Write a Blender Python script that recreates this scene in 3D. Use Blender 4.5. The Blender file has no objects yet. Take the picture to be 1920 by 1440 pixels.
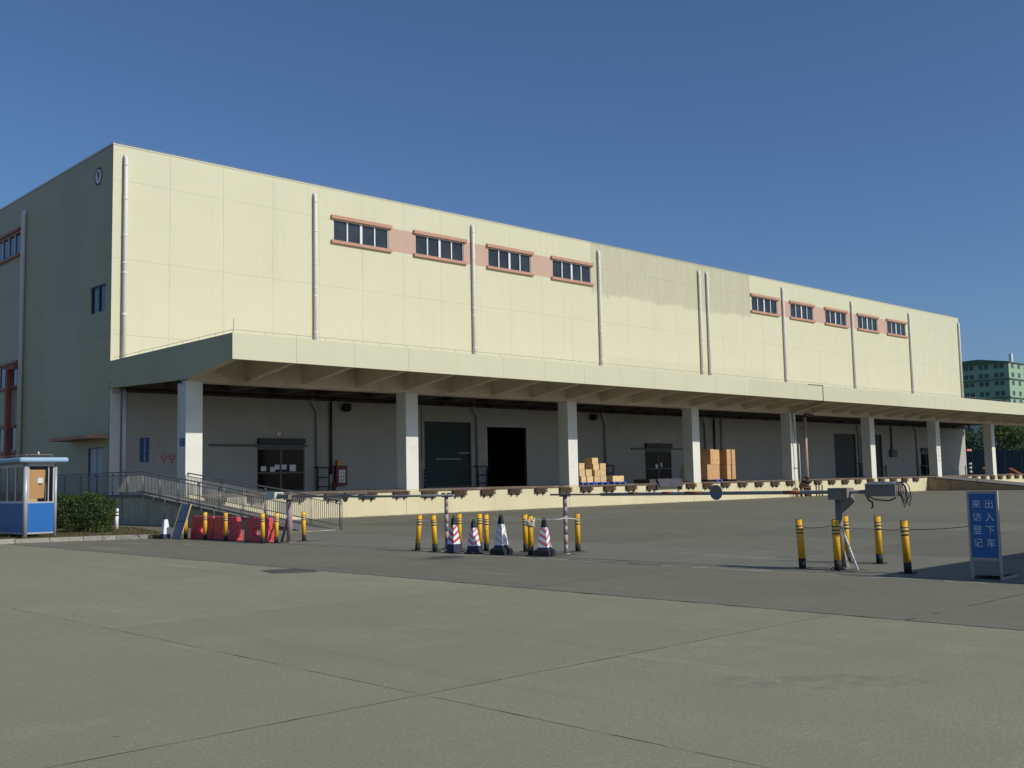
import bpy, math, random
from mathutils import Vector, Matrix
random.seed(7)
R = math.radians
sc = bpy.context.scene
col = sc.collection

# ------------------------------------------------------------------ camera
CAM_H = 1.6
YAW, PITCH, ROLL, FPX = 0.759285, 0.0915175, -0.0203478, 1983.4
fw = Vector((math.sin(YAW)*math.cos(PITCH), math.cos(YAW)*math.cos(PITCH), math.sin(PITCH)))
rt = Vector((math.cos(YAW), -math.sin(YAW), 0))
up = rt.cross(fw)
r2 = math.cos(ROLL)*rt + math.sin(ROLL)*up
u2 = -math.sin(ROLL)*rt + math.cos(ROLL)*up
cd = bpy.data.cameras.new('camera')
cd.sensor_fit = 'HORIZONTAL'; cd.sensor_width = 36.0; cd.lens = FPX/1920*36
cd.clip_start = 0.1; cd.clip_end = 5000
cam = bpy.data.objects.new('camera', cd); col.objects.link(cam)
cam.matrix_world = Matrix(((r2.x, u2.x, -fw.x, 0), (r2.y, u2.y, -fw.y, 0), (r2.z, u2.z, -fw.z, CAM_H), (0, 0, 0, 1)))
sc.camera = cam

# ------------------------------------------------------------------ light and exposure
SHADOW = Vector((-0.44, 1.433, -1.0))          # where the sunlight travels
ELEV = math.atan2(1.0, math.hypot(SHADOW.x, SHADOW.y))
AZ = math.atan2(-SHADOW.x, -SHADOW.y)          # sun azimuth from +Y towards +X
w = bpy.data.worlds.new('World'); sc.world = w; w.use_nodes = True
nt = w.node_tree
sky = nt.nodes.new('ShaderNodeTexSky'); sky.sky_type = 'NISHITA'; sky.sun_disc = False
sky.sun_elevation = ELEV; sky.sun_rotation = AZ
sky.altitude = 0; sky.air_density = 0.9; sky.dust_density = 1.2; sky.ozone_density = 8.0
bg = nt.nodes['Background']; bg.inputs['Strength'].default_value = 0.097
nt.links.new(sky.outputs['Color'], bg.inputs['Color'])
sd = bpy.data.lights.new('sun', 'SUN'); sd.energy = 3.6; sd.angle = R(0.53); sd.color = (1.0, 0.95, 0.86)
sun = bpy.data.objects.new('sun', sd); col.objects.link(sun)
sun.location = (30, -60, 60)
sun.rotation_euler = SHADOW.to_track_quat('-Z', 'Y').to_euler()
sc.view_settings.view_transform = 'Standard'; sc.view_settings.look = 'None'
sc.view_settings.gamma = 1.0; sc.view_settings.exposure = 0.0
sc.view_settings.use_curve_mapping = False
sc.render.engine = 'CYCLES'
sc.cycles.use_denoising = True
sc.cycles.max_bounces = 8; sc.cycles.diffuse_bounces = 4

# ------------------------------------------------------------------ materials
class NT:
    def __init__(s, name):
        s.m = bpy.data.materials.new(name); s.m.use_nodes = True
        s.t = s.m.node_tree; s.b = s.t.nodes['Principled BSDF']
    def n(s, typ, **kw):
        nd = s.t.nodes.new(typ)
        for k, v in kw.items(): setattr(nd, k, v)
        return nd
    def l(s, a, b): s.t.links.new(a, b)
    def put(s, sock, v):
        if hasattr(v, 'is_output'): s.l(v, sock)
        else: sock.default_value = v
    def math(s, op, a, b=0.0, c=None, clamp=False):
        nd = s.n('ShaderNodeMath', operation=op, use_clamp=clamp)
        s.put(nd.inputs[0], a); s.put(nd.inputs[1], b)
        if c is not None: s.put(nd.inputs[2], c)
        return nd.outputs[0]
    def mix(s, f, a, b, mode='MIX'):
        nd = s.n('ShaderNodeMix', data_type='RGBA', blend_type=mode)
        s.put(nd.inputs[0], f)
        for sk, v in ((nd.inputs[6], a), (nd.inputs[7], b)):
            s.put(sk, v if hasattr(v, 'is_output') else (v[0], v[1], v[2], 1))
        return nd.outputs[2]
    def pos(s):
        if not hasattr(s, '_p'):
            s._p = s.n('ShaderNodeNewGeometry').outputs['Position']
        return s._p
    def xyz(s):
        if not hasattr(s, '_x'):
            sp = s.n('ShaderNodeSeparateXYZ'); s.l(s.pos(), sp.inputs[0]); s._x = sp.outputs
        return s._x
    def noise(s, scale, detail=4.0, rough=0.55, stretch=None, dist=0.0):
        nd = s.n('ShaderNodeTexNoise'); nd.inputs['Scale'].default_value = scale
        nd.inputs['Detail'].default_value = detail; nd.inputs['Roughness'].default_value = rough
        nd.inputs['Distortion'].default_value = dist
        v = s.pos()
        if stretch:
            mp = s.n('ShaderNodeMapping'); mp.inputs['Scale'].default_value = stretch
            s.l(v, mp.inputs['Vector']); v = mp.outputs[0]
        s.l(v, nd.inputs['Vector']); return nd.outputs[0]
    def ramp(s, f, lo, hi, a=0.0, b=1.0):
        nd = s.n('ShaderNodeMapRange'); nd.interpolation_type = 'SMOOTHSTEP'
        s.put(nd.inputs[0], f)
        for i, v in enumerate((lo, hi, a, b)): s.put(nd.inputs[i+1], v)
        return nd.outputs[0]
    def bump(s, h, strength, dist=0.01):
        nd = s.n('ShaderNodeBump'); nd.inputs['Strength'].default_value = strength
        nd.inputs['Distance'].default_value = dist
        s.l(h, nd.inputs['Height']); s.l(nd.outputs[0], s.b.inputs['Normal'])
    def fin(s, colr, rough=0.7, metal=0.0, spec=0.3):
        s.put(s.b.inputs['Base Color'], colr if hasattr(colr, 'is_output') else (*colr, 1))
        s.put(s.b.inputs['Roughness'], rough); s.b.inputs['Metallic'].default_value = metal
        s.b.inputs['Specular IOR Level'].default_value = spec
        return s.m

def sc3(c, k): return tuple(max(0.0, min(1.0, v*k)) for v in c)

def plain(name, c, rough=0.6, var=0.12, scale=3.0, fine=40.0, metal=0.0, spec=0.3, bump=0.0, dirt=None, dirt_amt=0.5, dirt_scale=2.0, rnd=0.0, stretch=None):
    s = NT(name)
    f = s.ramp(s.noise(scale, 5, 0.6, stretch), 0.3, 0.7)
    g = s.ramp(s.noise(fine, 3, 0.6), 0.3, 0.7)
    k = s.math('ADD', s.math('MULTIPLY', f, 0.65), s.math('MULTIPLY', g, 0.35))
    c1 = s.mix(k, sc3(c, 1-var), sc3(c, 1+var))
    if dirt:
        dm = s.ramp(s.noise(dirt_scale, 7, 0.65, stretch), 0.52, 0.68, 0.0, dirt_amt)
        c1 = s.mix(dm, c1, dirt)
    if rnd:
        oi = s.n('ShaderNodeObjectInfo')
        c1 = s.mix(1.0, c1, s.mix(oi.outputs['Random'], (1-rnd,)*3, (1+rnd*0.5,)*3), 'MULTIPLY')
    if bump: s.bump(g, bump)
    return s.fin(c1, rough, metal, spec)

CREAM = (0.568, 0.560, 0.386)
def facade_mat():
    s = NT('cream_mosaic'); X, Y, Z = s.xyz()
    base = s.mix(s.ramp(s.noise(0.35, 5, 0.6), 0.3, 0.7), sc3(CREAM, 0.965), sc3(CREAM, 1.02))
    base = s.mix(s.ramp(s.noise(9, 3, 0.6), 0.3, 0.7, 0, 0.5), base, sc3(CREAM, 0.95))
    base = s.mix(s.ramp(s.noise(60, 2, 0.5), 0.35, 0.65, 0, 0.5), base, sc3(CREAM, 0.93))
    # dribbles of dirt under the roof edge
    dr = s.ramp(s.noise(1.0, 5, 0.7, (2.2, 2.2, 0.10)), 0.52, 0.72)
    base = s.mix(s.math('MULTIPLY', dr, 0.22), base, (0.42, 0.41, 0.30))
    # unpainted weathered stretch of the upper wall between the two rows of windows
    jag = s.math('MULTIPLY', s.math('SUBTRACT', s.noise(0.55, 8, 0.8, (1, 1, 0.08)), 0.5), 1.5)
    jag = s.math('ADD', jag, s.math('MULTIPLY', s.math('SUBTRACT', s.noise(6.0, 5, 0.75, (1, 1, 0.4)), 0.5), 1.1))
    inx = s.math('MULTIPLY', s.ramp(X, 56.95, 57.05), s.ramp(X, 77.42, 77.36))
    # a clean sliver between the twin downpipes
    lower = s.math('ADD', s.math('SUBTRACT', Z, 15.15), jag)
    stain = s.math('MULTIPLY', inx, s.ramp(lower, -0.12, 0.22))
    fleck = s.ramp(s.noise(1.3, 6, 0.75, (1.6, 1.6, 0.22)), 0.36, 0.60, 0.70, 1.0)
    stain = s.math('MULTIPLY', stain, fleck)
    base = s.mix(s.math('MULTIPLY', stain, 0.95), base, (0.42, 0.41, 0.28))
    # damp band just above the canopy
    low = s.math('MULTIPLY', s.math('MULTIPLY', s.ramp(X, 58.3, 58.6), s.ramp(X, 81.0, 79.0)), s.ramp(s.math('ADD', Z, s.math('MULTIPLY', jag, 0.4)), 10.75, 10.6))
    base = s.mix(s.math('MULTIPLY', low, 0.35), base, (0.47, 0.455, 0.32))
    # side faces: patchy grime, then shade painted in as a darker tint
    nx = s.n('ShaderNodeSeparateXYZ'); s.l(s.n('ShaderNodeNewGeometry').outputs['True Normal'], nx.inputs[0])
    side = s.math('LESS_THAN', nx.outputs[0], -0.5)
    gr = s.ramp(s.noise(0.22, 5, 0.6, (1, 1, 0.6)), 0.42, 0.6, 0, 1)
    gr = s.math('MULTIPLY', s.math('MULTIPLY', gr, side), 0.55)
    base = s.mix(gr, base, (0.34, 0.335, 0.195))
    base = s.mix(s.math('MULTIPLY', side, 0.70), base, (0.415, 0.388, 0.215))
    s.bump(s.noise(45, 2, 0.6), 0.08, 0.01)
    return s.fin(base, 0.55, 0, 0.35)

def concrete_mat(name, c, streak=0.0, patch=False, rnd=0.06):
    s = NT(name); X, Y, Z = s.xyz()
    a = s.ramp(s.noise(0.30, 7, 0.66), 0.34, 0.66)
    base = s.mix(a, sc3(c, 0.80), sc3(c, 1.13))
    big = s.ramp(s.noise(0.13, 4, 0.6), 0.40, 0.60)
    base = s.mix(s.math('MULTIPLY', big, 0.75), base, sc3(c, 0.84))
    b = s.ramp(s.noise(1.3, 7, 0.72, (1, 0.55, 1)), 0.38, 0.64)
    base = s.mix(s.math('MULTIPLY', b, 0.65), base, sc3(c, 0.78))
    b2 = s.ramp(s.noise(0.75, 7, 0.74, (0.5, 1, 1)), 0.52, 0.66)
    base = s.mix(s.math('MULTIPLY', b2, 0.55), base, sc3(c, 1.22))
    br = s.ramp(s.noise(6, 6, 0.75, (1, 0.4, 1)), 0.42, 0.62)
    base = s.mix(s.math('MULTIPLY', br, 0.50), base, sc3(c, 0.80))
    f = s.noise(26, 5, 0.78)
    base = s.mix(s.ramp(f, 0.38, 0.58, 0.0, 0.85), base, sc3(c, 0.76))
    base = s.mix(s.ramp(s.noise(36, 4, 0.75), 0.52, 0.66, 0.0, 0.7), base, sc3(c, 1.28))
    pit = s.ramp(s.noise(8, 6, 0.8), 0.64, 0.74, 0.0, 0.65)
    base = s.mix(pit, base, sc3(c, 0.55))
    # oil and tyre marks drawn along the lanes
    t = s.ramp(s.noise(0.9, 6, 0.66, (1.0, 0.09, 1)), 0.54, 0.72)
    base = s.mix(s.math('MULTIPLY', t, 0.50+streak), base, sc3(c, 0.66))
    lt = s.ramp(s.noise(0.7, 6, 0.7, (1.0, 0.16, 1)), 0.58, 0.74)
    base = s.mix(s.math('MULTIPLY', lt, 0.60), base, sc3(c, 1.28))
    # small dark drips
    v = s.n('ShaderNodeTexVoronoi'); v.inputs['Scale'].default_value = 0.9; s.l(s.pos(), v.inputs['Vector'])
    sp = s.math('LESS_THAN', s.math('ADD', v.outputs['Distance'], s.math('MULTIPLY', s.math('SUBTRACT', s.noise(22, 3, 0.6), 0.5), 0.06)), 0.030)
    base = s.mix(s.math('MULTIPLY', sp, 0.40), base, (0.06, 0.058, 0.052))
    # hairline cracks
    cr = s.math('ABSOLUTE', s.math('SUBTRACT', s.noise(0.16, 8, 0.68, None, 0.4), 0.5))
    cr = s.math('MULTIPLY', s.ramp(cr, 0.0012, 0.0004), s.ramp(s.noise(0.25, 2), 0.5, 0.6))
    base = s.mix(s.math('MULTIPLY', cr, 0.6), base, sc3(c, 0.35))
    if patch:      # scuffed old repair in the near slab
        dx = s.math('DIVIDE', s.math('SUBTRACT', s.math('ADD', X, s.math('MULTIPLY', Y, 1.0)), 11.95), 0.45)
        dy = s.math('DIVIDE', s.math('SUBTRACT', s.math('SUBTRACT', X, Y), 2.95), 1.45)
        d = s.math('ADD', s.math('MULTIPLY', dx, dx), s.math('MULTIPLY', dy, dy))
        d = s.math('ADD', d, s.math('MULTIPLY', s.math('SUBTRACT', s.noise(2.3, 6, 0.7), 0.5), 2.4))
        pm = s.ramp(d, 1.0, 0.45)
        pm = s.math('MULTIPLY', pm, s.ramp(s.noise(5, 6, 0.75), 0.40, 0.62))
        base = s.mix(s.math('MULTIPLY', pm, 0.60), base, (0.155, 0.150, 0.118))
    if rnd:
        oi = s.n('ShaderNodeObjectInfo')
        base = s.mix(1.0, base, s.mix(oi.outputs['Random'], (1-rnd,)*3, (1+rnd*0.6,)*3), 'MULTIPLY')
    s.bump(f, 0.25, 0.004)
    return s.fin(base, 0.85, 0, 0.25)

def leaf_mat(name, dark, light, trans=0.25):
    s = NT(name)
    g = s.n('ShaderNodeNewGeometry')
    r = g.outputs['Random Per Island']
    c = s.mix(r, dark, light)
    c = s.mix(s.ramp(s.noise(1.4, 4, 0.6), 0.35, 0.65, 0, 0.45), c, sc3(dark, 0.8))
    s.b.inputs['Transmission Weight'].default_value = 0.0
    s.fin(c, 0.55, 0, 0.3)
    s.b.inputs['Subsurface Weight'].default_value = 0.0
    tl = s.n('ShaderNodeBsdfTranslucent'); s.l(c, tl.inputs['Color'])
    mx = s.n('ShaderNodeMixShader'); mx.inputs[0].default_value = trans
    out = s.t.nodes['Material Output']
    s.l(s.b.outputs[0], mx.inputs[1]); s.l(tl.outputs[0], mx.inputs[2]); s.l(mx.outputs[0], out.inputs['Surface'])
    return s.m

def glass_mat(name, c=(0.02, 0.026, 0.03), rough=0.06, spec=0.5):
    s = NT(name)
    cc = s.mix(s.ramp(s.noise(0.8, 3), 0.35, 0.65), sc3(c, 0.8), sc3(c, 1.3))
    return s.fin(cc, rough, 0, spec)

def clear_glass(name, tint=(0.30, 0.35, 0.34)):
    s = NT(name)
    tr = s.n('ShaderNodeBsdfTransparent'); tr.inputs[0].default_value = (*tint, 1)
    gl = s.n('ShaderNodeBsdfGlossy'); gl.inputs['Roughness'].default_value = 0.02
    fr = s.n('ShaderNodeFresnel'); fr.inputs[0].default_value = 1.5
    mx = s.n('ShaderNodeMixShader'); s.l(fr.outputs[0], mx.inputs[0]); s.l(tr.outputs[0], mx.inputs[1]); s.l(gl.outputs[0], mx.inputs[2])
    s.l(mx.outputs[0], s.t.nodes['Material Output'].inputs['Surface'])
    return s.m

def corrug_mat(name, c, period, axis='Z', rough=0.5):
    s = NT(name); o = s.xyz()['XYZ'.index(axis)]
    f = s.math('FRACT', s.math('DIVIDE', o, period))
    k = s.ramp(f, 0.0, 0.18)
    cc = s.mix(s.ramp(s.noise(1.2, 5, 0.6), 0.3, 0.7), sc3(c, 0.85), sc3(c, 1.15))
    s.bump(k, 0.5, 0.01)
    return s.fin(cc, rough, 0, 0.3)

M = {}
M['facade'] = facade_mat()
M['joint_back'] = plain('mortar_backing', (0.40, 0.385, 0.27), 0.9)
M['cream_plain'] = plain('cream_paint', (0.60, 0.55, 0.36), 0.7, 0.06, 0.7, 20, dirt=(0.36, 0.30, 0.20), dirt_amt=0.35, dirt_scale=1.3)
M['pink'] = plain('pink_render', (0.475, 0.325, 0.25), 0.7, 0.05, 0.8, 30)
M['terracotta'] = plain('terracotta_paint', (0.44, 0.245, 0.17), 0.7, 0.08, 1.5, 30)
M['dark_terra'] = plain('brown_red_paint', (0.30, 0.085, 0.06), 0.6, 0.12, 2, 30)
M['white_frame'] = plain('white_aluminium', (0.66, 0.67, 0.67), 0.45, 0.05, 2, 30)
M['pipe'] = plain('grey_white_plastic', (0.68, 0.67, 0.65), 0.5, 0.08, 0.8, 20, stretch=(1, 1, 0.3))
M['pipe_shade'] = plain('shade_grey_pipe', (0.42, 0.42, 0.39), 0.6, 0.12, 1.2, 20)  # darker copy of the pipe colour, canopy shade painted in
M['glass'] = glass_mat('dark_glass', (0.022, 0.030, 0.034), 0.05)
M['glass_blue'] = glass_mat('side_glass', (0.03, 0.04, 0.055), 0.04)
M['glass_black'] = glass_mat('black_glass', (0.005, 0.005, 0.006), 0.12, 0.10)
M['booth_glass'] = clear_glass('booth_glass')
M['booth_clear'] = clear_glass('booth_front_glass', (0.88, 0.90, 0.89))
M['col_white'] = plain('white_column_paint', (0.68, 0.675, 0.60), 0.7, 0.05, 0.7, 20, dirt=(0.45, 0.40, 0.32), dirt_amt=0.28, dirt_scale=1.6)
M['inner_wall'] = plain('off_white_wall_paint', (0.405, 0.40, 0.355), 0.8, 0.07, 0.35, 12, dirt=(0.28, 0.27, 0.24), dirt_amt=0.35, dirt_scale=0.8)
M['soffit'] = plain('soffit_paint', (0.60, 0.53, 0.41), 0.85, 0.08, 0.4, 10, dirt=(0.36, 0.31, 0.24), dirt_amt=0.5, dirt_scale=0.5)
M['shade_soffit'] = plain('painted_shade_soffit', (0.17, 0.15, 0.12), 0.9, 0.15, 0.5, 10)  # soffit colour darkened to paint in the shade of the inner bay
M['dock_top'] = concrete_mat('dock_concrete', (0.26, 0.25, 0.22), rnd=0)
def dock_face_mat():
    s = NT('dock_face_paint'); X, Y, Z = s.xyz()
    c = (0.605, 0.545, 0.355)
    b = s.mix(s.ramp(s.noise(0.5, 5, 0.6), 0.3, 0.7), sc3(c, 0.93), sc3(c, 1.03))
    b = s.mix(s.ramp(s.noise(3.5, 6, 0.75), 0.60, 0.72, 0, 0.45), b, (0.34, 0.27, 0.18))
    b = s.mix(s.ramp(s.noise(18, 4, 0.7), 0.62, 0.72, 0, 0.6), b, (0.28, 0.22, 0.15))
    st = s.ramp(s.noise(1.6, 5, 0.7, (2.5, 1, 0.15)), 0.56, 0.72, 0, 0.35)
    b = s.mix(st, b, (0.45, 0.36, 0.22))
    ch = s.ramp(s.math('ADD', Z, s.math('MULTIPLY', s.noise(2.2, 6, 0.75), 0.22)), 0.16, 0.09, 0, 0.7)
    b = s.mix(ch, b, (0.26, 0.23, 0.18))
    return s.fin(b, 0.8, 0, 0.2)
M['dock_face'] = dock_face_mat()
M['edge_steel'] = plain('rusty_edge_angle', (0.135, 0.098, 0.072), 0.75, 0.25, 2.0, 25, dirt=(0.30, 0.22, 0.15), dirt_amt=0.5)
M['timber'] = plain('weathered_bumper_timber', (0.066, 0.042, 0.026), 0.85, 0.3, 3, 40, bump=0.3)
M['steel_dark'] = plain('dark_steel', (0.055, 0.055, 0.058), 0.55, 0.25, 3, 40, dirt=(0.12, 0.08, 0.05), dirt_amt=0.4)
M['steel_plate'] = plain('dock_plate_steel', (0.05, 0.05, 0.062), 0.5, 0.3, 2.5, 30, dirt=(0.05, 0.06, 0.11), dirt_amt=0.6)
M['steel_grey'] = plain('galvanised_steel', (0.30, 0.31, 0.31), 0.42, 0.15, 4, 40, metal=0.5)
M['stainless'] = plain('stainless_rail', (0.20, 0.20, 0.185), 0.45, 0.12, 4, 40, metal=0.35)
M['black'] = plain('black_paint', (0.012, 0.012, 0.014), 0.6, 0.3, 5, 40)
M['shutter_green'] = plain('dark_green_shutter', (0.052, 0.078, 0.074), 0.5, 0.12, 0.6, 20)
M['shutter_grey'] = plain('grey_shutter', (0.10, 0.11, 0.115), 0.5, 0.12, 0.6, 20)
M['door_grey'] = plain('painted_steel_door', (0.50, 0.54, 0.55), 0.5, 0.08, 1.2, 20)
M['door_frame'] = plain('grey_door_frame', (0.115, 0.115, 0.115), 0.5, 0.12, 2, 30)
M['red_pipe'] = plain('fire_red_pipe', (0.055, 0.028, 0.023), 0.5, 0.2, 1.5, 20)
M['red'] = plain('fire_cabinet_red', (0.15, 0.028, 0.024), 0.45, 0.12, 3, 30)
M['paper'] = plain('white_paper', (0.78, 0.78, 0.76), 0.8, 0.03, 6, 30)
M['ink'] = plain('print_ink', (0.03, 0.03, 0.035), 0.8, 0.1)
M['sign_blue'] = plain('sign_blue', (0.024, 0.135, 0.36), 0.4, 0.08, 3, 20, dirt=(0.03, 0.12, 0.33), dirt_amt=0.4)
M['wall_sign_blue'] = plain('dull_sign_blue', (0.016, 0.085, 0.20), 0.5, 0.1)
M['sign_white'] = plain('sign_lettering', (0.62, 0.66, 0.70), 0.6, 0.08, 6, 40)
M['sign_red'] = plain('sign_red', (0.45, 0.05, 0.05), 0.6, 0.1)
M['sign_frame'] = plain('pale_sign_frame', (0.40, 0.38, 0.36), 0.6, 0.15, 6, 40, dirt=(0.26, 0.13, 0.08), dirt_amt=0.6, dirt_scale=6)
M['yellow'] = plain('bollard_yellow', (0.80, 0.43, 0.03), 0.5, 0.07, 3, 40, dirt=(0.30, 0.18, 0.04), dirt_amt=0.6, dirt_scale=6, rnd=0.12)
M['bol_black'] = plain('bollard_black', (0.030, 0.029, 0.028), 0.7, 0.25, 5, 40)
M['bol_white'] = plain('worn_reflective_band', (0.72, 0.48, 0.15), 0.5, 0.12, 6, 40)
M['rubber'] = plain('cone_rubber', (0.020, 0.021, 0.028), 0.65, 0.2, 5, 40, dirt=(0.10, 0.10, 0.10), dirt_amt=0.3)
M['navy'] = plain('cone_navy', (0.03, 0.035, 0.07), 0.6, 0.2, 5, 40)
M['cone_white'] = plain('cone_white', (0.74, 0.74, 0.76), 0.5, 0.07, 5, 40)
M['cone_red'] = plain('cone_red', (0.52, 0.045, 0.05), 0.5, 0.1, 5, 40)
M['cone_pink'] = plain('cone_faded_red', (0.60, 0.20, 0.19), 0.55, 0.1, 5, 40)
M['cone_tan'] = plain('cone_faded_tan', (0.56, 0.52, 0.42), 0.6, 0.12, 5, 40)
M['barrier_red'] = plain('barrier_plastic_red', (0.58, 0.075, 0.085), 0.5, 0.1, 2, 30, dirt=(0.38, 0.06, 0.07), dirt_amt=0.5)
M['gate_post'] = plain('purple_grey_post', (0.27, 0.215, 0.22), 0.6, 0.15, 4, 40)
M['post_pink'] = plain('faded_striped_post', (0.40, 0.28, 0.25), 0.55, 0.12, 5, 40)
M['post_grey'] = plain('bare_post_steel', (0.24, 0.23, 0.23), 0.4, 0.15, 5, 40, metal=0.3)
M['gate_paint'] = plain('weathered_gate_paint', (0.205, 0.185, 0.155), 0.6, 0.15, 4, 40, dirt=(0.20, 0.13, 0.09), dirt_amt=0.6, dirt_scale=6)
M['gate_arm'] = plain('worn_boom_paint', (0.24, 0.25, 0.25), 0.55, 0.2, 2, 30, dirt=(0.17, 0.085, 0.06), dirt_amt=0.8, dirt_scale=2.2)
M['cable'] = plain('grey_cable', (0.20, 0.20, 0.19), 0.7, 0.2)
M['cable_black'] = plain('black_cable', (0.02, 0.02, 0.02), 0.7, 0.2)
M['rope'] = plain('thin_rope', (0.26, 0.25, 0.22), 0.9, 0.1)
M['rope_dark'] = plain('dark_rope', (0.07, 0.07, 0.065), 0.9, 0.1)
M['carton'] = plain('tan_cardboard', (0.66, 0.47, 0.24), 0.85, 0.06, 2, 30, rnd=0.14)
M['carton_brown'] = plain('brown_cardboard', (0.56, 0.335, 0.165), 0.85, 0.06, 2, 30, rnd=0.12)
M['carton_print'] = plain('carton_print', (0.33, 0.17, 0.08), 0.85, 0.2, 9, 40)
M['tape'] = plain('carton_tape', (0.50, 0.36, 0.20), 0.35, 0.05)
M['pallet_blue'] = plain('blue_plastic_pallet', (0.045, 0.105, 0.42), 0.5, 0.1, 4, 40)
M['booth_blue'] = plain('booth_blue_panel', (0.015, 0.125, 0.385), 0.4, 0.06, 1.2, 20)
M['booth_roof'] = plain('booth_roof_fibreglass', (0.27, 0.41, 0.53), 0.4, 0.06, 1.5, 20)
M['booth_frame'] = plain('booth_aluminium', (0.40, 0.40, 0.41), 0.4, 0.06, 2, 30, metal=0.2)
M['rack'] = plain('rack_rust', (0.26, 0.20, 0.13), 0.7, 0.2)
M['slab_near'] = concrete_mat('foreground_concrete', (0.310, 0.296, 0.200), patch=True)
M['slab_mid'] = concrete_mat('gate_lane_concrete', (0.208, 0.200, 0.145), streak=0.1)
M['slab_apron'] = concrete_mat('apron_concrete', (0.216, 0.211, 0.165), streak=0.1, rnd=0.06)
M['slab_yard'] = concrete_mat('yard_concrete', (0.200, 0.194, 0.140), streak=0.25, rnd=0.13)
M['tar'] = plain('joint_tar', (0.016, 0.015, 0.014), 0.8, 0.3, 6, 40)
M['seam'] = plain('worn_joint_seal', (0.085, 0.080, 0.062), 0.9, 0.3, 5, 40)
M['far_ground'] = plain('dusty_ground', (0.15, 0.14, 0.115), 0.95, 0.15, 0.1, 3)
M['kerb'] = plain('kerb_concrete', (0.34, 0.325, 0.27), 0.9, 0.2, 4, 30, dirt=(0.11, 0.10, 0.08), dirt_amt=0.95, dirt_scale=5, bump=0.3, rnd=0.1)
M['soil'] = plain('dry_soil', (0.125, 0.095, 0.05), 0.95, 0.3, 2.5, 30, dirt=(0.10, 0.12, 0.04), dirt_amt=0.6)
M['ramp_conc'] = concrete_mat('ramp_concrete', (0.20, 0.195, 0.175), rnd=0)
def rampwall_mat():
    s = NT('stained_ramp_wall'); X, Y, Z = s.xyz()
    c = (0.46, 0.425, 0.285)
    b = s.mix(s.ramp(s.noise(0.8, 5, 0.6), 0.3, 0.7), sc3(c, 0.85), sc3(c, 1.1))
    st = s.ramp(s.noise(1.4, 5, 0.7, (1, 2.2, 0.12)), 0.5, 0.68, 0, 0.7)
    b = s.mix(st, b, (0.15, 0.145, 0.11))
    return s.fin(b, 0.9, 0, 0.2)
M['ramp_wall'] = rampwall_mat()
M['ramp_wall2'] = plain('brown_ramp_wall', (0.40, 0.31, 0.20), 0.85, 0.12, 1.5, 20, dirt=(0.2, 0.16, 0.11), dirt_amt=0.5)
M['leaf_bush'] = leaf_mat('hedge_leaves', (0.022, 0.042, 0.012), (0.095, 0.150, 0.030))
M['leaf_tree'] = leaf_mat('tree_leaves', (0.045, 0.085, 0.022), (0.12, 0.19, 0.045))
M['grass'] = leaf_mat('dry_grass', (0.075, 0.070, 0.022), (0.17, 0.14, 0.055))
M['bark'] = plain('bark', (0.10, 0.075, 0.05), 0.9, 0.25, 6, 40, bump=0.4)
M['fence_blue'] = corrug_mat('blue_sheet_hoarding', (0.014, 0.050, 0.092), 0.3, 'Y')
M['green_wall'] = plain('green_rendered_wall', (0.27, 0.40, 0.27), 0.8, 0.05, 0.1, 2)
M['green_pale'] = plain('pale_green_wall', (0.36, 0.48, 0.38), 0.8, 0.05, 0.1, 2)
M['green_band'] = plain('dark_green_ledge', (0.10, 0.16, 0.11), 0.8, 0.1)
M['far_glass'] = plain('far_window_glass', (0.05, 0.065, 0.08), 0.3, 0.2, 1, 5)
M['rust'] = plain('rusty_steel', (0.26, 0.085, 0.035), 0.8, 0.3, 3, 30, dirt=(0.45, 0.22, 0.06), dirt_amt=0.6)
M['orange'] = plain('orange_paint', (0.62, 0.26, 0.05), 0.6, 0.15, 3, 30)
M['room'] = plain('dark_room', (0.10, 0.10, 0.10), 0.9, 0.1)
M['bottle'] = plain('disc_upper_tone', (0.19, 0.165, 0.11), 0.45, 0.15, 8, 40)
M['disc_blue'] = plain('disc_lower_tone', (0.12, 0.17, 0.25), 0.4, 0.12, 8, 40)
M['green_tab'] = plain('pale_green_plate', (0.46, 0.52, 0.46), 0.5, 0.08)

# ------------------------------------------------------------------ mesh helpers
WL = {}
def offs(p):
    return WL.get(p.name, Vector((0, 0, 0))) if p else Vector((0, 0, 0))

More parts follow.
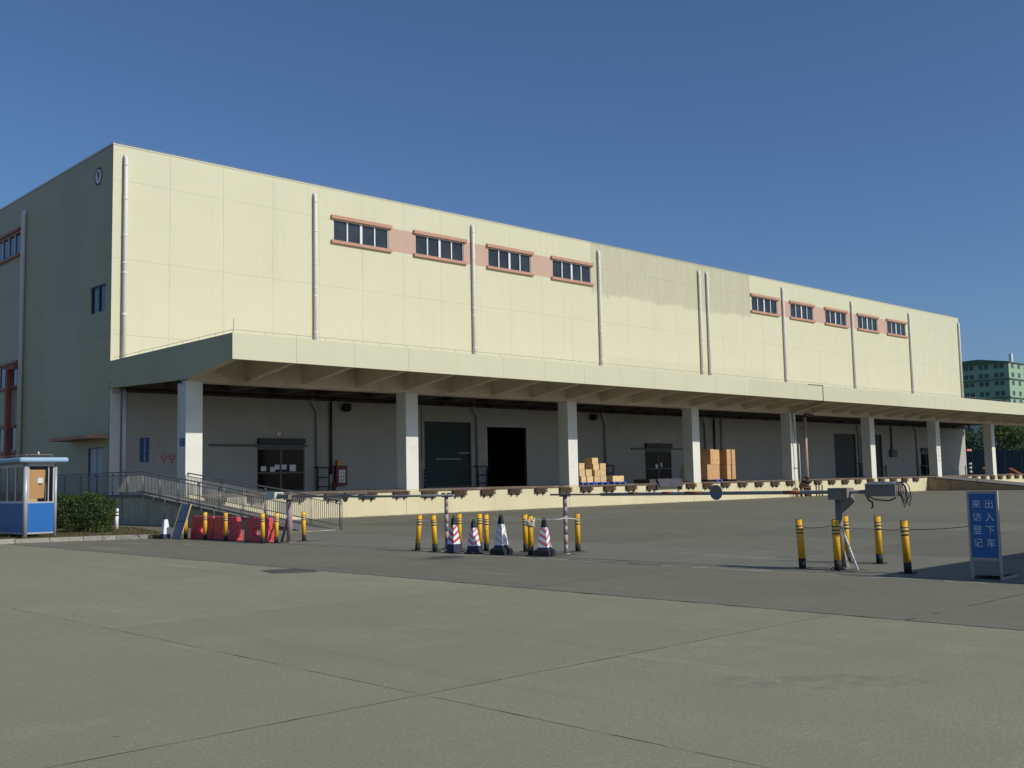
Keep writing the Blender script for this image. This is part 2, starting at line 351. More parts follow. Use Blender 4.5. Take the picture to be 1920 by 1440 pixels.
class MB:
    def __init__(s): s.v = []; s.f = []; s.mi = []; s.m = 0; s.sm = []; s.smooth = False
    def _f(s, *idx): s.f.append(idx); s.mi.append(s.m); s.sm.append(s.smooth)
    def box(s, x0, x1, y0, y1, z0, z1):
        b = len(s.v)
        s.v += [(x0,y0,z0),(x1,y0,z0),(x1,y1,z0),(x0,y1,z0),(x0,y0,z1),(x1,y0,z1),(x1,y1,z1),(x0,y1,z1)]
        for q in ((0,3,2,1),(4,5,6,7),(0,1,5,4),(1,2,6,5),(2,3,7,6),(3,0,4,7)): s._f(*[b+i for i in q])
        return s
    def hexa(s, p8):
        b = len(s.v); s.v += [tuple(p) for p in p8]
        for q in ((0,3,2,1),(4,5,6,7),(0,1,5,4),(1,2,6,5),(2,3,7,6),(3,0,4,7)): s._f(*[b+i for i in q])
        return s
    def quad(s, a, b_, c, d):
        b = len(s.v); s.v += [tuple(a), tuple(b_), tuple(c), tuple(d)]; s._f(b, b+1, b+2, b+3); return s
    def prism(s, poly, axis, a, b):
        """poly: 2-D outline in the two other axes (cyclic order of x,y,z), swept along axis from a to b"""
        n = len(poly); i0 = len(s.v)
        def P(p, t):
            return {'x': (t, p[0], p[1]), 'y': (p[0], t, p[1]), 'z': (p[0], p[1], t)}[axis]
        s.v += [P(p, a) for p in poly] + [P(p, b) for p in poly]
        s._f(*[i0+i for i in range(n)][::-1]); s._f(*[i0+n+i for i in range(n)])
        for i in range(n):
            j = (i+1) % n; s._f(i0+i, i0+j, i0+n+j, i0+n+i)
        return s
    def tube(s, pts, r, n=8, cap=True):
        pts = [Vector(p) for p in pts]; i0 = len(s.v); k = len(pts)
        rr = r if isinstance(r, (list, tuple)) else [r]*k
        d0 = (pts[1]-pts[0]).normalized()
        a = d0.orthogonal().normalized()
        for i, p in enumerate(pts):
            d = (pts[min(i+1, k-1)]-pts[max(i-1, 0)]).normalized()
            a = (a - d*a.dot(d))
            a = a.normalized() if a.length > 1e-6 else d.orthogonal().normalized()
            b = d.cross(a)
            for j in range(n):
                t = 2*math.pi*j/n
                s.v.append(tuple(p + (a*math.cos(t)+b*math.sin(t))*rr[i]))
        old = s.smooth; s.smooth = n > 5
        for i in range(k-1):
            for j in range(n):
                j2 = (j+1) % n
                s._f(i0+i*n+j, i0+i*n+j2, i0+(i+1)*n+j2, i0+(i+1)*n+j)
        s.smooth = False
        if cap:
            s._f(*[i0+j for j in range(n)][::-1]); s._f(*[i0+(k-1)*n+j for j in range(n)])
        s.smooth = old
        return s
    def cyl(s, x, y, z0, z1, r, n=12, r1=None):
        return s.tube([(x, y, z0), (x, y, z1)], [r, r if r1 is None else r1], n)
    def build(s, name, mats, parent=None, local=False):
        me = bpy.data.meshes.new(name)
        o = offs(parent) if not local else Vector((0, 0, 0))
        me.from_pydata([(v[0]-o.x, v[1]-o.y, v[2]-o.z) for v in s.v], [], s.f)
        if not isinstance(mats, (list, tuple)): mats = [mats]
        for m in mats: me.materials.append(M[m] if isinstance(m, str) else m)
        me.polygons.foreach_set('material_index', s.mi)
        me.polygons.foreach_set('use_smooth', s.sm)
        me.update()
        ob = bpy.data.objects.new(name, me); col.objects.link(ob)
        if parent: ob.parent = parent; WL[ob.name] = o
        return ob

def tag(o, label=None, cat=None, group=None, kind=None):
    if label: o['label'] = label
    if cat: o['category'] = cat
    if group: o['group'] = group
    if kind: o['kind'] = kind
    return o
def thing(name, loc, label, cat, group=None):
    o = bpy.data.objects.new(name, None); col.objects.link(o); o.location = loc
    o.empty_display_size = 0.2
    WL[o.name] = Vector(loc); return tag(o, label, cat, group)
def inst(src, parent, loc=(0, 0, 0), rot=None, name=None):
    c = bpy.data.objects.new(name or src.name.split('.')[0], src.data); col.objects.link(c)
    c.parent = parent; c.location = loc
    if rot: c.rotation_euler = rot
    return c
def children(o): return [x for x in col.objects if x.parent == o]
def copy_tree(o, parent=None):
    c = o.copy(); col.objects.link(c)
    if parent: c.parent = parent
    for ch in list(o.children): copy_tree(ch, c)
    return c
def bevel(o, width, seg=2):
    b = o.modifiers.new('bevel', 'BEVEL'); b.width = width; b.segments = seg; b.limit_method = 'ANGLE'; b.angle_limit = R(40); return o

def text_mesh(name, body, size, mat, mw, parent=None, depth=0.002, weight=0.0):
    cu = bpy.data.curves.new(name+'_curve', 'FONT'); cu.body = body; cu.size = size
    cu.align_x = 'CENTER'; cu.align_y = 'CENTER'; cu.extrude = depth; cu.offset = weight*size; cu.resolution_u = 3
    tmp = bpy.data.objects.new('tmp_text', cu); col.objects.link(tmp)
    dg = bpy.context.evaluated_depsgraph_get(); dg.update()
    me = bpy.data.meshes.new_from_object(tmp.evaluated_get(dg))
    bpy.data.objects.remove(tmp); bpy.data.curves.remove(cu)
    me.name = name
    me.transform(mw)
    o = offs(parent)
    me.transform(Matrix.Translation(-o))
    me.materials.clear(); me.materials.append(M[mat])
    ob = bpy.data.objects.new(name, me); col.objects.link(ob)
    if parent: ob.parent = parent; WL[ob.name] = o
    return ob
def face_minus_x(x, y, z): return Matrix(((0, 0, -1, x), (-1, 0, 0, y), (0, 1, 0, z), (0, 0, 0, 1)))
def face_minus_y(x, y, z): return Matrix(((1, 0, 0, x), (0, 0, -1, y), (0, 1, 0, z), (0, 0, 0, 1)))

def rects(a0, a1, b0, b1, holes):
    out = [(a0, a1, b0, b1)]
    for (h0, h1, k0, k1) in holes:
        nxt = []
        for (x0, x1, z0, z1) in out:
            if h1 <= x0 or h0 >= x1 or k1 <= z0 or k0 >= z1: nxt.append((x0, x1, z0, z1)); continue
            if k0 > z0: nxt.append((x0, x1, z0, k0))
            if k1 < z1: nxt.append((x0, x1, k1, z1))
            m0, m1 = max(z0, k0), min(z1, k1)
            if h0 > x0: nxt.append((x0, h0, m0, m1))
            if h1 < x1: nxt.append((h1, x1, m0, m1))
        out = [r for r in nxt if r[1]-r[0] > 1e-4 and r[3]-r[2] > 1e-4]
    return out

# ================================================================== GROUND
ground = MB().quad((-1500, -1500, -0.03), (1500, -1500, -0.03), (1500, 1500, -0.03), (-1500, 1500, -0.03)).build('ground', 'far_ground')
tag(ground, 'flat dusty ground stretching out to the horizon', kind='structure')
MB().quad((-26, -24, -0.004), (58, -24, -0.004), (58, 47, -0.004), (-26, 47, -0.004)).build('joint_filler', 'tar', ground)
def slabs(xs, ys, mat, gx, gy):
    cache = {}
    for i in range(len(xs)-1):
        for j in range(len(ys)-1):
            a0, a1, b0, b1 = xs[i]+gx, xs[i+1]-gx, ys[j]+gy, ys[j+1]-gy
            key = (round(a1-a0, 3), round(b1-b0, 3))
            if key not in cache:
                mb = MB(); hx, hy = key[0]/2, key[1]/2; e = 0.0005
                mb.hexa([(-hx,-hy,-0.014),(hx,-hy,-0.014),(hx,hy,-0.014),(-hx,hy,-0.014),
                         (-hx+e,-hy+e,0),(hx-e,-hy+e,0),(hx-e,hy-e,0),(-hx+e,hy-e,0)])
                o = mb.build('concrete_slab', mat, ground, local=True); cache[key] = o
                o.location = ((a0+a1)/2, (b0+b1)/2, 0)
            else:
                inst(cache[key], ground, ((a0+a1)/2, (b0+b1)/2, 0), name='concrete_slab')
WL['ground'] = Vector((0, 0, 0))
slabs([-18.98, -12.96, -6.93, -0.90, 5.12, 11.14], [-17.6, -11.6, -5.6, 0.45, 6.45, 12.25, 18.2, 24.2, 30.2, 36.2, 42.2], 'slab_near', 0.0015, 0.0015)
slabs([11.14, 15.71], [-12.4, -6.4, -0.4, 5.6, 11.6, 17.6, 23.6, 29.6, 35.6], 'slab_mid', 0.0015, 0.0015)
slabs([15.71, 20.05], [-12.4, -6.4, -0.4, 5.6, 11.6, 17.6, 23.6, 29.6, 35.6, 43.31], 'slab_apron', 0.0015, 0.0015)
slabs([20.05, 24.5, 29.0, 33.5, 38.0, 42.5, 47.0], [-12.4, -6.4, -0.4, 5.6, 11.6, 17.6, 23.6, 29.6, 35.6, 43.31], 'slab_yard', 0.0015, 0.0015)
def joint(p, q, w0, skip, spike, mat='tar', step=0.22):
    m = MB(); p, q = Vector((*p, 0)), Vector((*q, 0)); L = (q-p).length; d = (q-p)/L; nrm = Vector((-d.y, d.x, 0))
    n = int(L/step); rr = random.Random(int(p.x*97+p.y*31+q.x*13+q.y*7)); on = True; last = None; off = 0.0
    for k in range(n+1):
        c = p+d*min(L, k*step); off = off*0.8+rr.uniform(-1, 1)*w0*0.25
        wd = w0*rr.uniform(0.45, 1.15)*0.5
        if rr.random() < spike: wd *= rr.uniform(1.6, 2.8)
        if on and rr.random() < skip: on = False
        elif not on and rr.random() < 0.45: on = True
        a, b_ = c+nrm*(off+wd), c+nrm*(off-wd*rr.uniform(0.7, 1.2))
        a.z = b_.z = 0.0025
        if last and on: m.quad(last[0], last[1], b_, a)
        last = (a, b_)
    m.build('joint_filler', mat, ground)
for x in (-12.96, -6.93, -0.90, 5.12): joint((x, -17), (x, 34.4), 0.0065, 0.22, 0.08, 'seam')
for y in (-5.6, 0.45, 6.45): joint((-18.9, y), (11.13, y), 0.0085, 0.0, 0.07, 'seam')
for y in (12.25, 18.2, 24.2, 30.2): joint((-18.9, y), (11.13, y), 0.006, 0.30, 0.03, 'seam')
joint((11.15, -17), (11.15, 34.3), 0.030, 0.0, 0.10)
joint((15.71, -12), (15.71, 31.5), 0.016, 0.22, 0.08)
for y in (-0.4, 5.6): joint((11.17, y), (15.7, y), 0.016, 0.12, 0.06)
for y in (11.6, 17.6, 23.6, 29.6): joint((11.17, y), (15.7, y), 0.010, 0.30, 0.04)
for x in (20.05, 24.5, 29.0, 33.5, 38.0, 42.5): joint((x, -6), (x, 43.2 if x > 23 else 31.5), 0.016, 0.22, 0.05)
for y in (5.6, 11.6, 17.6, 23.6, 29.6, 35.6): joint((15.8, y) if y < 31 else (22, y), (47, y), 0.016, 0.22, 0.05)
M['pale_worn'] = plain('pale_worn_edge', (0.30, 0.29, 0.235), 0.9, 0.2, 2, 30)
joint((15.50, 6.5), (15.50, 20.0), 0.13, 0.10, 0.25, 'pale_worn', 0.16)
joint((14.1, 26.8), (13.3, 31.6), 0.16, 0.18, 0.3, 'pale_worn', 0.16)
def far_yard_mat():
    m = concrete_mat('far_yard_concrete', (0.200, 0.194, 0.140), streak=0.25, rnd=0)
    return m
M['far_yard'] = far_yard_mat()
fy = MB(); fy.box(47.01, 118.8, -30, 43.31, -0.012, 0.0); fy.build('far_yard', 'far_yard', ground)

# repair patch, drain cover
pt = MB(); pt.prism([(10.28, 17.3), (10.95, 16.85), (11.12, 17.2), (11.1, 17.95), (10.5, 18.15)], 'z', 0.0, 0.004)
M['patch'] = plain('old_asphalt_patch', (0.085, 0.082, 0.07), 0.9, 0.25, 2, 30)
pt.build('repair_patch', 'patch', ground)
mh = thing('manhole_cover', (14.65, 17.6, 0), 'round dark iron manhole cover in the lane before the traffic cones', 'manhole')
b = MB(); b.cyl(14.65, 17.6, 0.001, 0.004, 0.52, 28); b.build('ring', 'slab_yard', mh)
b = MB(); b.cyl(14.65, 17.6, 0.004, 0.008, 0.38, 28); b.build('cover', 'steel_dark', mh)

M['dirt'] = plain('caked_dirt', (0.120, 0.112, 0.088), 0.95, 0.25, 3, 30)
def dirt(cx, cy, lx, ly, seed, n=26):
    rr = random.Random(seed); pts = []
    for k in range(n):
        t = 2*math.pi*k/n; q = 0.72+0.28*math.sin(3*t+seed)*math.sin(2*t)+rr.uniform(-0.16, 0.16)
        pts.append((cx+lx*q*math.cos(t), cy+ly*q*math.sin(t)))
    MB().prism(pts, 'z', 0.0005, 0.0035).build('dirt_patch', 'dirt', ground)
dirt(16.35, 18.3, 0.42, 2.1, 1); dirt(16.6, 16.2, 0.55, 0.75, 2); dirt(17.3, 16.35, 0.5, 0.45, 3); dirt(16.5, 9.35, 0.45, 0.7, 4); dirt(17.9, 9.7, 0.3, 0.6, 5); dirt(16.4, 26.4, 0.5, 0.35, 6); dirt(17.0, 26.4, 0.4, 0.3, 7); dirt(15.55, 13.4, 0.07, 2.2, 8)
# ------------------------------------------------------------------ verge, kerb
KP = [(-14, 35.2), (2, 35.0), (8, 34.85), (10.2, 34.66), (11.05, 34.52), (12.1, 34.25), (13.2, 33.86), (14.2, 33.25), (14.9, 32.7), (15.32, 32.34)]
vz = 0.11
vb = MB(); poly = [(x, y+0.10) for x, y in KP] + [(15.75, 32.9), (17.6, 39.5), (18.2, 43.0), (18.2, 70), (-14, 70)]
vb.prism(poly, 'z', 0.002, vz); verge = vb.build('verge', 'soil'); tag(verge, 'dry soil verge behind the kerb under the guard booth', kind='structure')
pb = MB(); pb.prism([(15.75, 32.95), (17.62, 39.5), (18.22, 43.0), (18.22, 70), (19.9, 70), (19.9, 31.5), (16.3, 32.6)], 'z', 0.003, 0.05)
tag(pb.build('path', 'slab_yard'), 'narrow concrete path along the foot of the ramp wall', kind='structure')
kerb = thing('kerb', (11, 34.5, 0), None, None); tag(kerb, 'curved row of stained concrete kerb stones before the guard booth', kind='structure')
def along(path, step):
    out = []; acc = 0; pts = [Vector(p).to_3d() if len(p) == 2 else Vector(p) for p in path]
    cur = pts[0]; out.append(cur.copy()); need = step
    for a, b_ in zip(pts[:-1], pts[1:]):
        d = (b_-a).length; t = 0
        while d-t >= need:
            t += need; out.append(a.lerp(b_, t/d)); need = step
        need -= d-t
    return out
kp = along([(x, y) for x, y in KP], 0.98)
for a, b_ in zip(kp[12:-1], kp[13:]):
    d = (b_-a).normalized(); nrm = Vector((-d.y, d.x, 0)); g = 0.008; h = 0.135+random.uniform(-0.008, 0.008); e = 0.012
    A, B = a+d*g, b_-d*g
    k = MB(); k.hexa([A, B, B+nrm*0.14, A+nrm*0.14, A+nrm*e+Vector((0,0,h)), B+nrm*e+Vector((0,0,h)), B+nrm*0.13+Vector((0,0,h)), A+nrm*0.13+Vector((0,0,h))])
    k.build('kerb_stone', 'kerb', kerb)
# grass
gb = MB()
for i in range(15000):
    x = random.uniform(8.5, 17.5); y = random.uniform(33, 41.5)
    # inside the verge only
    yk = 99
    for (xa, ya), (xb, yb) in zip(KP[:-1], KP[1:]):
        if xa <= x <= xb: yk = ya+(yb-ya)*(x-xa)/(xb-xa)
    if x > 15.32: yk = 32.9+(x-15.75)*3.55 if x > 15.75 else 32.9
    if y < yk+0.18: continue
    if math.sin(x*2.1+1)*math.sin(y*1.7)+random.uniform(-1.0, 1.0) < -0.35: continue
    h = random.uniform(0.03, 0.085); a = random.uniform(0, 6.28); wd = random.uniform(0.006, 0.014)
    dx, dy = math.cos(a)*wd, math.sin(a)*wd; lx, ly = random.uniform(-0.05, 0.05), random.uniform(-0.05, 0.05)
    k = len(gb.v); gb.v += [(x-dx, y-dy, vz-0.005), (x+dx, y+dy, vz-0.005), (x+lx, y+ly, vz+h)]; gb._f(k, k+1, k+2)
tag(gb.build('verge_grass', 'grass'), 'sparse dry grass growing over the verge', kind='stuff')

# ================================================================== WAREHOUSE
X0, X1, YW, YC, YD = 21.4, 118.8, 51.39, 39.2, 43.31
ZD, ZT = 1.28, 18.93
NB = 32; PW = (X1-X0)/NB
BAY = 12.1; COLX = [21.8+BAY*k for k in range(9)]
wh = thing('warehouse', (X0, YW, 0), 'long cream warehouse with loading dock, deep canopy and white columns', 'warehouse')
fwall = MB().box(X0+0.16, X1, YW+0.17, YW+0.40, 6.9, ZT-0.05).build('front_wall', 'joint_back', wh)
swall = MB().box(X0+0.17, X0+0.40, YW+0.42, 112, 1.2, ZT-0.05).build('side_wall', 'joint_back', wh)
MB().box(X0+0.41, X1+0.02, 111.6, 112, 0, ZT).build('rear_wall', 'cream_plain', wh)
MB().box(X1-0.3, X1+0.003, YW+0.41, 111.6, 0, ZT-0.01).build('end_wall', 'facade', wh)
MB().box(X0+0.42, X1-0.31, YW+0.42, 111.5, 18.2, 18.5).build('roof', 'joint_back', wh)
cp = MB(); cp.box(X0-0.025, X1+0.025, YW-0.025, YW+0.38, ZT, ZT+0.06); cp.box(X0-0.025, X0+0.38, YW+0.381, 112, ZT, ZT+0.06)
cp.build('coping', 'facade', wh)
MB().box(X0+0.2, X1-0.4, YW+0.56, 111.5, ZD-0.3, ZD-0.01).build('interior_floor', 'room', wh)
MB().box(X0+0.42, X1-0.35, YW+9.0, YW+9.2, ZD, 7.5).build('interior_partition', 'room', wh)
MB().box(X0+0.42, X1-0.35, YW+0.57, YW+8.99, 6.0, 6.3).build('interior_ceiling', 'room', wh)

WINX = [(34.38, 38.77), (40.48, 44.86), (46.64, 51.0), (52.77, 57.17), (77.4, 81.8), (83.56, 87.82), (89.6, 93.9), (95.72, 100.05), (101.7, 106.1)]
WZ0, WZ1 = 15.90, 17.18
front_holes = [(a+0.2, b-0.2, WZ0, WZ1) for a, b in WINX]
rows = [6.9, 9.28, 13.13, 17.14, ZT]
G = 0.0038
pcache = {}
for i in range(NB):
    for j in range(4):
        a0, a1, z0, z1 = X0+PW*i+(G if i else 0), X0+PW*(i+1)-(G if i < NB-1 else 0), rows[j]+G*0.8, rows[j+1]-(G*0.8 if j < 3 else 0)
        hs = [h for h in front_holes if not (h[1] <= a0 or h[0] >= a1 or h[3] <= z0 or h[2] >= z1)]
        mb = MB()
        for (p, q, r, t) in rects(a0, a1, z0, z1, hs): mb.box(p, q, YW, YW+0.16, r, t)
        mb.build('wall_panel', 'facade', fwall)
LW = [(64.65, 68.95), (70.75, 75.05)]
LR = [(15.62, 17.02), (7.75, 9.08), (3.95, 5.36)]
side_holes = [(a, b, z0, z1) for a, b in LW for z0, z1 in LR] + [(52.08, 54.0, 10.56, 11.96), (52.14, 54.0, 0, 3.70)]
srows = [1.2, 5.32, 9.28, 13.13, 17.14, ZT]
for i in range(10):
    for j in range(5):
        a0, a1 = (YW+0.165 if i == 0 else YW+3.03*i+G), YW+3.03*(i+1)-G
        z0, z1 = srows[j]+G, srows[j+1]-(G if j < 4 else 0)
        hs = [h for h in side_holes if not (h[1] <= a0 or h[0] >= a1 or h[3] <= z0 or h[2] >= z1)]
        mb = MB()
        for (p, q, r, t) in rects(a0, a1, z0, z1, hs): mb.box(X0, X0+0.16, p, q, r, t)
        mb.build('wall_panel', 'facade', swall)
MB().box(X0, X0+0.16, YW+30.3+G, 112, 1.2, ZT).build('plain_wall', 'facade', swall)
MB().box(X0+0.02, X0+0.4, 51.4, 112, 0, 1.2).build('plinth', 'ramp_wall', wh)

# windows of the front
def front_window(a, b):
    w = MB(); f = 0.05; x0, x1 = a+0.2, b-0.2; y0, y1 = YW+0.05, YW+0.11
    w.box(x0, x1, y0, y1, WZ0, WZ0+f); w.box(x0, x1, y0, y1, WZ1-f, WZ1)
    n = 4; wd = (x1-x0)/n
    for k in range(n+1):
        c = x0+wd*k; h = 0.085 if k == 2 else 0.042
        w.box(max(x0, c-h), min(x1, c+h), y0-0.004, y1-0.004, WZ0+f, WZ1-f)
    win = w.build('window', 'white_frame', wh)
    for k in range(n):
        MB().box(x0+wd*k+0.03, x0+wd*(k+1)-0.03, YW+0.115, YW+0.125, WZ0+0.02, WZ1-0.02).build('pane', 'glass', win)
    MB().box(a, b, YW-0.16, YW+0.02, WZ1, WZ1+0.21).build('lintel', 'terracotta', win)
    MB().box(a, b, YW-0.16, YW+0.06, WZ0-0.18, WZ0).build('sill', 'terracotta', win)
for a, b in WINX: front_window(a, b)
for (p, q) in ((0, 1), (1, 2), (2, 3), (4, 5), (5, 6), (6, 7), (7, 8)):
    MB().box(WINX[p][1]-0.19, WINX[q][0]+0.19, YW-0.004, YW+0.001, WZ0-0.08, WZ1+0.08).build('pink_band', 'pink', wh)
# windows of the side
def side_window(y0, y1, z0, z1, n, trim=True, light=True):
    w = MB(); f = 0.05; xa, xb = X0+0.05, X0+0.11; wd = (y1-y0)/n
    w.box(xa, xb, y0, y1, z0, z0+f); w.box(xa, xb, y0, y1, z1-f, z1)
    for k in range(n+1):
        c = y0+wd*k; h = 0.045
        w.box(xa-0.004, xb-0.004, max(y0, c-h), min(y1, c+h), z0+f, z1-f)
    win = w.build('window', 'white_frame' if light else 'door_frame', wh)
    for k in range(n):
        MB().box(X0+0.115, X0+0.125, y0+wd*k+0.03, y0+wd*(k+1)-0.03, z0+0.02, z1-0.02).build('pane', 'glass_blue', win)
    if trim:
        MB().box(X0-0.16, X0+0.02, y0-0.15, y1+0.15, z1, z1+0.16).build('lintel', 'terracotta', win)
        MB().box(X0-0.16, X0+0.06, y0-0.15, y1+0.15, z0-0.16, z0).build('sill', 'terracotta', win)
for a, b in LW:
    for z0, z1 in LR: side_window(a, b, z0, z1, 4)
side_window(52.08, 54.0, 10.56, 11.96, 2, trim=False, light=False)
# side door and awning
dr = MB().box(X0+0.10, X0+0.15, 52.2, 53.94, 1.32, 3.66).build('side_door', 'door_grey', wh)
fr = MB(); fr.box(X0+0.02, X0+0.14, 52.14, 52.2, 1.32, 3.7); fr.box(X0+0.02, X0+0.14, 53.94, 54.0, 1.32, 3.7); fr.box(X0+0.02, X0+0.14, 52.2, 53.94, 3.66, 3.7)
fr.box(X0+0.085, X0+0.10, 53.05, 53.09, 1.32, 3.66); fr.build('frame', 'door_frame', dr)
hd = MB(); hd.tube([(X0+0.06, 53.2, 2.25), (X0+0.06, 53.2, 2.45)], 0.015, 6); hd.build('handle', 'black', dr)
aw = MB(); aw.hexa([(X0-1.15, 51.42, 4.10), (X0, 51.42, 4.10), (X0, 56.2, 4.10), (X0-1.15, 56.2, 4.10), (X0-1.15, 51.42, 4.26), (X0, 51.42, 4.32), (X0, 56.2, 4.32), (X0-1.15, 56.2, 4.26)])
aw.build('door_awning', 'terracotta', wh)
# side downpipe and red riser
def downpipe(pts, r, coup, mat='pipe', bend=True):
    d = MB(); d.tube(pts, r, 12); p = d.build('downpipe', mat, wh)
    for z in coup:
        c = MB(); c.cyl(pts[-1][0], pts[-1][1], z-0.05, z+0.05, r*1.10, 12); c.build('coupling', mat, p)
    return p
downpipe([(X0-0.02, 63.7, 18.0), (X0-0.12, 63.7, 17.9), (X0-0.14, 63.7, 17.75), (X0-0.14, 63.7, 1.3)], 0.13, [17.4, 14.9, 12.4, 9.9, 7.6, 5.5, 3.2])
rd = MB(); rd.box(X0-0.42, X0-0.14, 65.05, 65.4, 1.2, 8.95); rd.box(X0-0.40, X0-0.16, 64.05, 65.05, 8.68, 8.93)
rd.box(X0-0.33, X0-0.25, 64.0, 65.05, 7.60, 7.66); rd.box(X0-0.33, X0-0.25, 64.0, 65.05, 5.28, 5.34)
rd.build('riser_frame', 'dark_terra', wh)
# front downpipes above the canopy
for x in (22.0, 33.23, 45.36, 57.74, 69.98, 71.05, 82.38, 94.6, 106.6, 118.55):
    downpipe([(x, YW+0.01, 18.42), (x, YW-0.09, 18.36), (x, YW-0.14, 18.22), (x, YW-0.14, 7.86)], 0.105, [17.95, 16.2, 14.3, 12.9, 12.4, 10.3])
# lightning conductor
lc = MB()
lc.tube([(X0+0.05, YW+0.1, ZT+0.16), (X1, YW+0.1, ZT+0.16)], 0.012, 5); lc.tube([(X0+0.05, YW+0.1, ZT+0.16), (X0+0.05, 111, ZT+0.16)], 0.012, 5)
for k in range(49): lc.tube([(X0+0.05+2.0*k, YW+0.1, ZT+0.05), (X0+0.05+2.0*k, YW+0.1, ZT+0.17)], 0.010, 4)
lc.tube([(X0+0.1, YW+0.1, ZT+0.05), (X0+0.14, YW+0.1, ZT+0.62)], 0.012, 5); lc.tube([(X1-0.1, YW+0.1, ZT+0.05), (X1-0.1, YW+0.1, ZT+0.6)], 0.014, 5)
lc.build('lightning_conductor', 'steel_grey', wh)

# ------------------------------------------------------------------ canopy
CT, CBT = 7.93, 6.84
can = MB().box(X0+0.16, X1+0.3, YC+0.17, YW-0.002, 7.45, 7.70).build('canopy', 'soffit', wh)
NF = 32
for k in range(NF+1):
    a, b_ = X0+PW*k, X0+PW*(k+1)
    if k == NF: b_ = X1+0.5
    MB().box(a+(0.004 if k else 0.0), b_-0.004, YC, YC+0.13, CBT, CT).build('fascia_panel', 'facade', can)
MB().box(X0+0.13, X1+0.5, YC+0.131, YC+0.165, CBT+0.004, CT-0.01).build('fascia_backing', 'soffit', can)
# end face with its tapering underside
ef = MB(); ef.prism([(YC+0.131, CBT+0.002), (YD, 6.34), (YD+0.8, 6.36), (YW-0.003, 6.58), (YW-0.003, CT), (YC+0.131, CT)], 'x', X0, X0+0.128)
ef.build('end_fascia', 'facade', can)
# transverse ribs
rib = MB(); rib.prism([(YC+0.17, 6.88), (YD-0.002, 6.36), (YD-0.002, 7.449), (YC+0.17, 7.449)], 'x', -0.13, 0.13)
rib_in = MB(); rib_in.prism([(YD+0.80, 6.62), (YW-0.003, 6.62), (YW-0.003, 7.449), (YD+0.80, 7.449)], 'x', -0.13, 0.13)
r0 = ri0 = None
for k in range(NF):
    x = X0+0.27+PW*k if k == 0 else X0+PW*k
    if r0 is None:
        r0 = rib.build('rib', 'soffit', can, local=True); r0.location = (x-X0, -YW, 0)
        ri0 = rib_in.build('inner_rib', 'shade_soffit', can, local=True); ri0.location = (x-X0, -YW, 0)
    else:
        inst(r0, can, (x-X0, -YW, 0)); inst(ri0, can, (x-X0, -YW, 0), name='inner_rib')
MB().box(X0+0.129, X1+0.2, YD, YD+0.79, 6.26, 7.449).build('edge_beam', 'soffit', can)
MB().box(X0+0.14, X1-0.01, YD+0.80, YW-0.01, 7.40, 7.448).build('bay_ceiling', 'shade_soffit', can)  # ceiling sheet with the bay's shade in its colour
MB().box(X0+0.53, X1-0.01, YW-0.03, YW-0.002, 6.42, 7.39).build('wall_head_shade', 'shade_soffit', can)  # dark sheet added for the shade along the wall top
# conductor wire on the canopy
cw = MB(); cw.tube([(X0+0.06, YW-0.3, CT+0.14), (X0+0.06, YC+0.06, CT+0.14), (X1+0.4, YC+0.06, CT+0.14)], 0.010, 5)
for k in range(66): cw.tube([(X0+0.06+1.5*k, YC+0.06, CT), (X0+0.06+1.5*k, YC+0.06, CT+0.145)], 0.009, 4)
for k in range(8): cw.tube([(X0+0.06, YC+0.06+1.5*k, CT), (X0+0.06, YC+0.06+1.5*k, CT+0.145)], 0.009, 4)
cw.tube([(X0+0.06, YC+0.06, CT), (X0+0.09, YC+0.06, CT+0.62)], 0.012, 5)
cw.build('conductor_wire', 'steel_grey', can)
# a cable dropping over the fascia
dc = MB(); dc.tube([(65.7, YC-0.02, 7.9), (67.6, YC-0.02, 7.93), (67.65, YC-0.02, 7.86), (67.65, YC-0.02, 6.85), (67.65, YC+0.1, 6.8), (70.2, YD-0.03, 6.32)], 0.022, 5)
dc.build('fascia_cable', 'cable_black', can)

# ------------------------------------------------------------------ dock, columns, inner wall
dock = MB().box(X0+0.02, X1, YD, YW+0.55, 0.0, ZD-0.006).build('dock', 'dock_face', wh)
MB().box(X0+0.02, X1, YD+0.10, YW-0.004, ZD-0.006, ZD).build('dock_deck', 'dock_top', dock)
DOORS = [(29.55, 32.55, ZD-0.02, 4.12), (41.18, 45.05, ZD-0.02, 5.42), (46.32, 50.15, ZD-0.02, 5.34), (62.5, 65.72, ZD-0.02, 4.15),
         (90.3, 94.34, ZD-0.02, 5.44), (95.2, 99.5, ZD-0.02, 5.46), (107.75, 110.3, ZD-0.02, 4.1)]
iw = MB()
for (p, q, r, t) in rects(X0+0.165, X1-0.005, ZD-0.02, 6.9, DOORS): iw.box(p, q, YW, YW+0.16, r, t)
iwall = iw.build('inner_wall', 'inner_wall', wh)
MB().box(X0-0.003, X0+0.52, YW-0.05, YW-0.0015, 1.25, 6.56).build('corner_pilaster', 'col_white', wh)
for x in COLX:
    c = MB(); c.box(x-0.4, x+0.4, YD-0.012, YD+0.79, ZD, 6.26); cc = c.build('column', 'col_white', wh); bevel(cc, 0.015)
    MB().box(x-0.41, x+0.41, YD-0.016, YD-0.001, 0.0, ZD+0.01).build('column_foot', 'dock_face', cc)
# steel edge between the columns
for k in range(8):
    MB().box(COLX[k]+0.42, COLX[k+1]-0.42, YD-0.07, YD+0.10, ZD-0.095, ZD+0.004).build('edge_angle', 'edge_steel', dock)
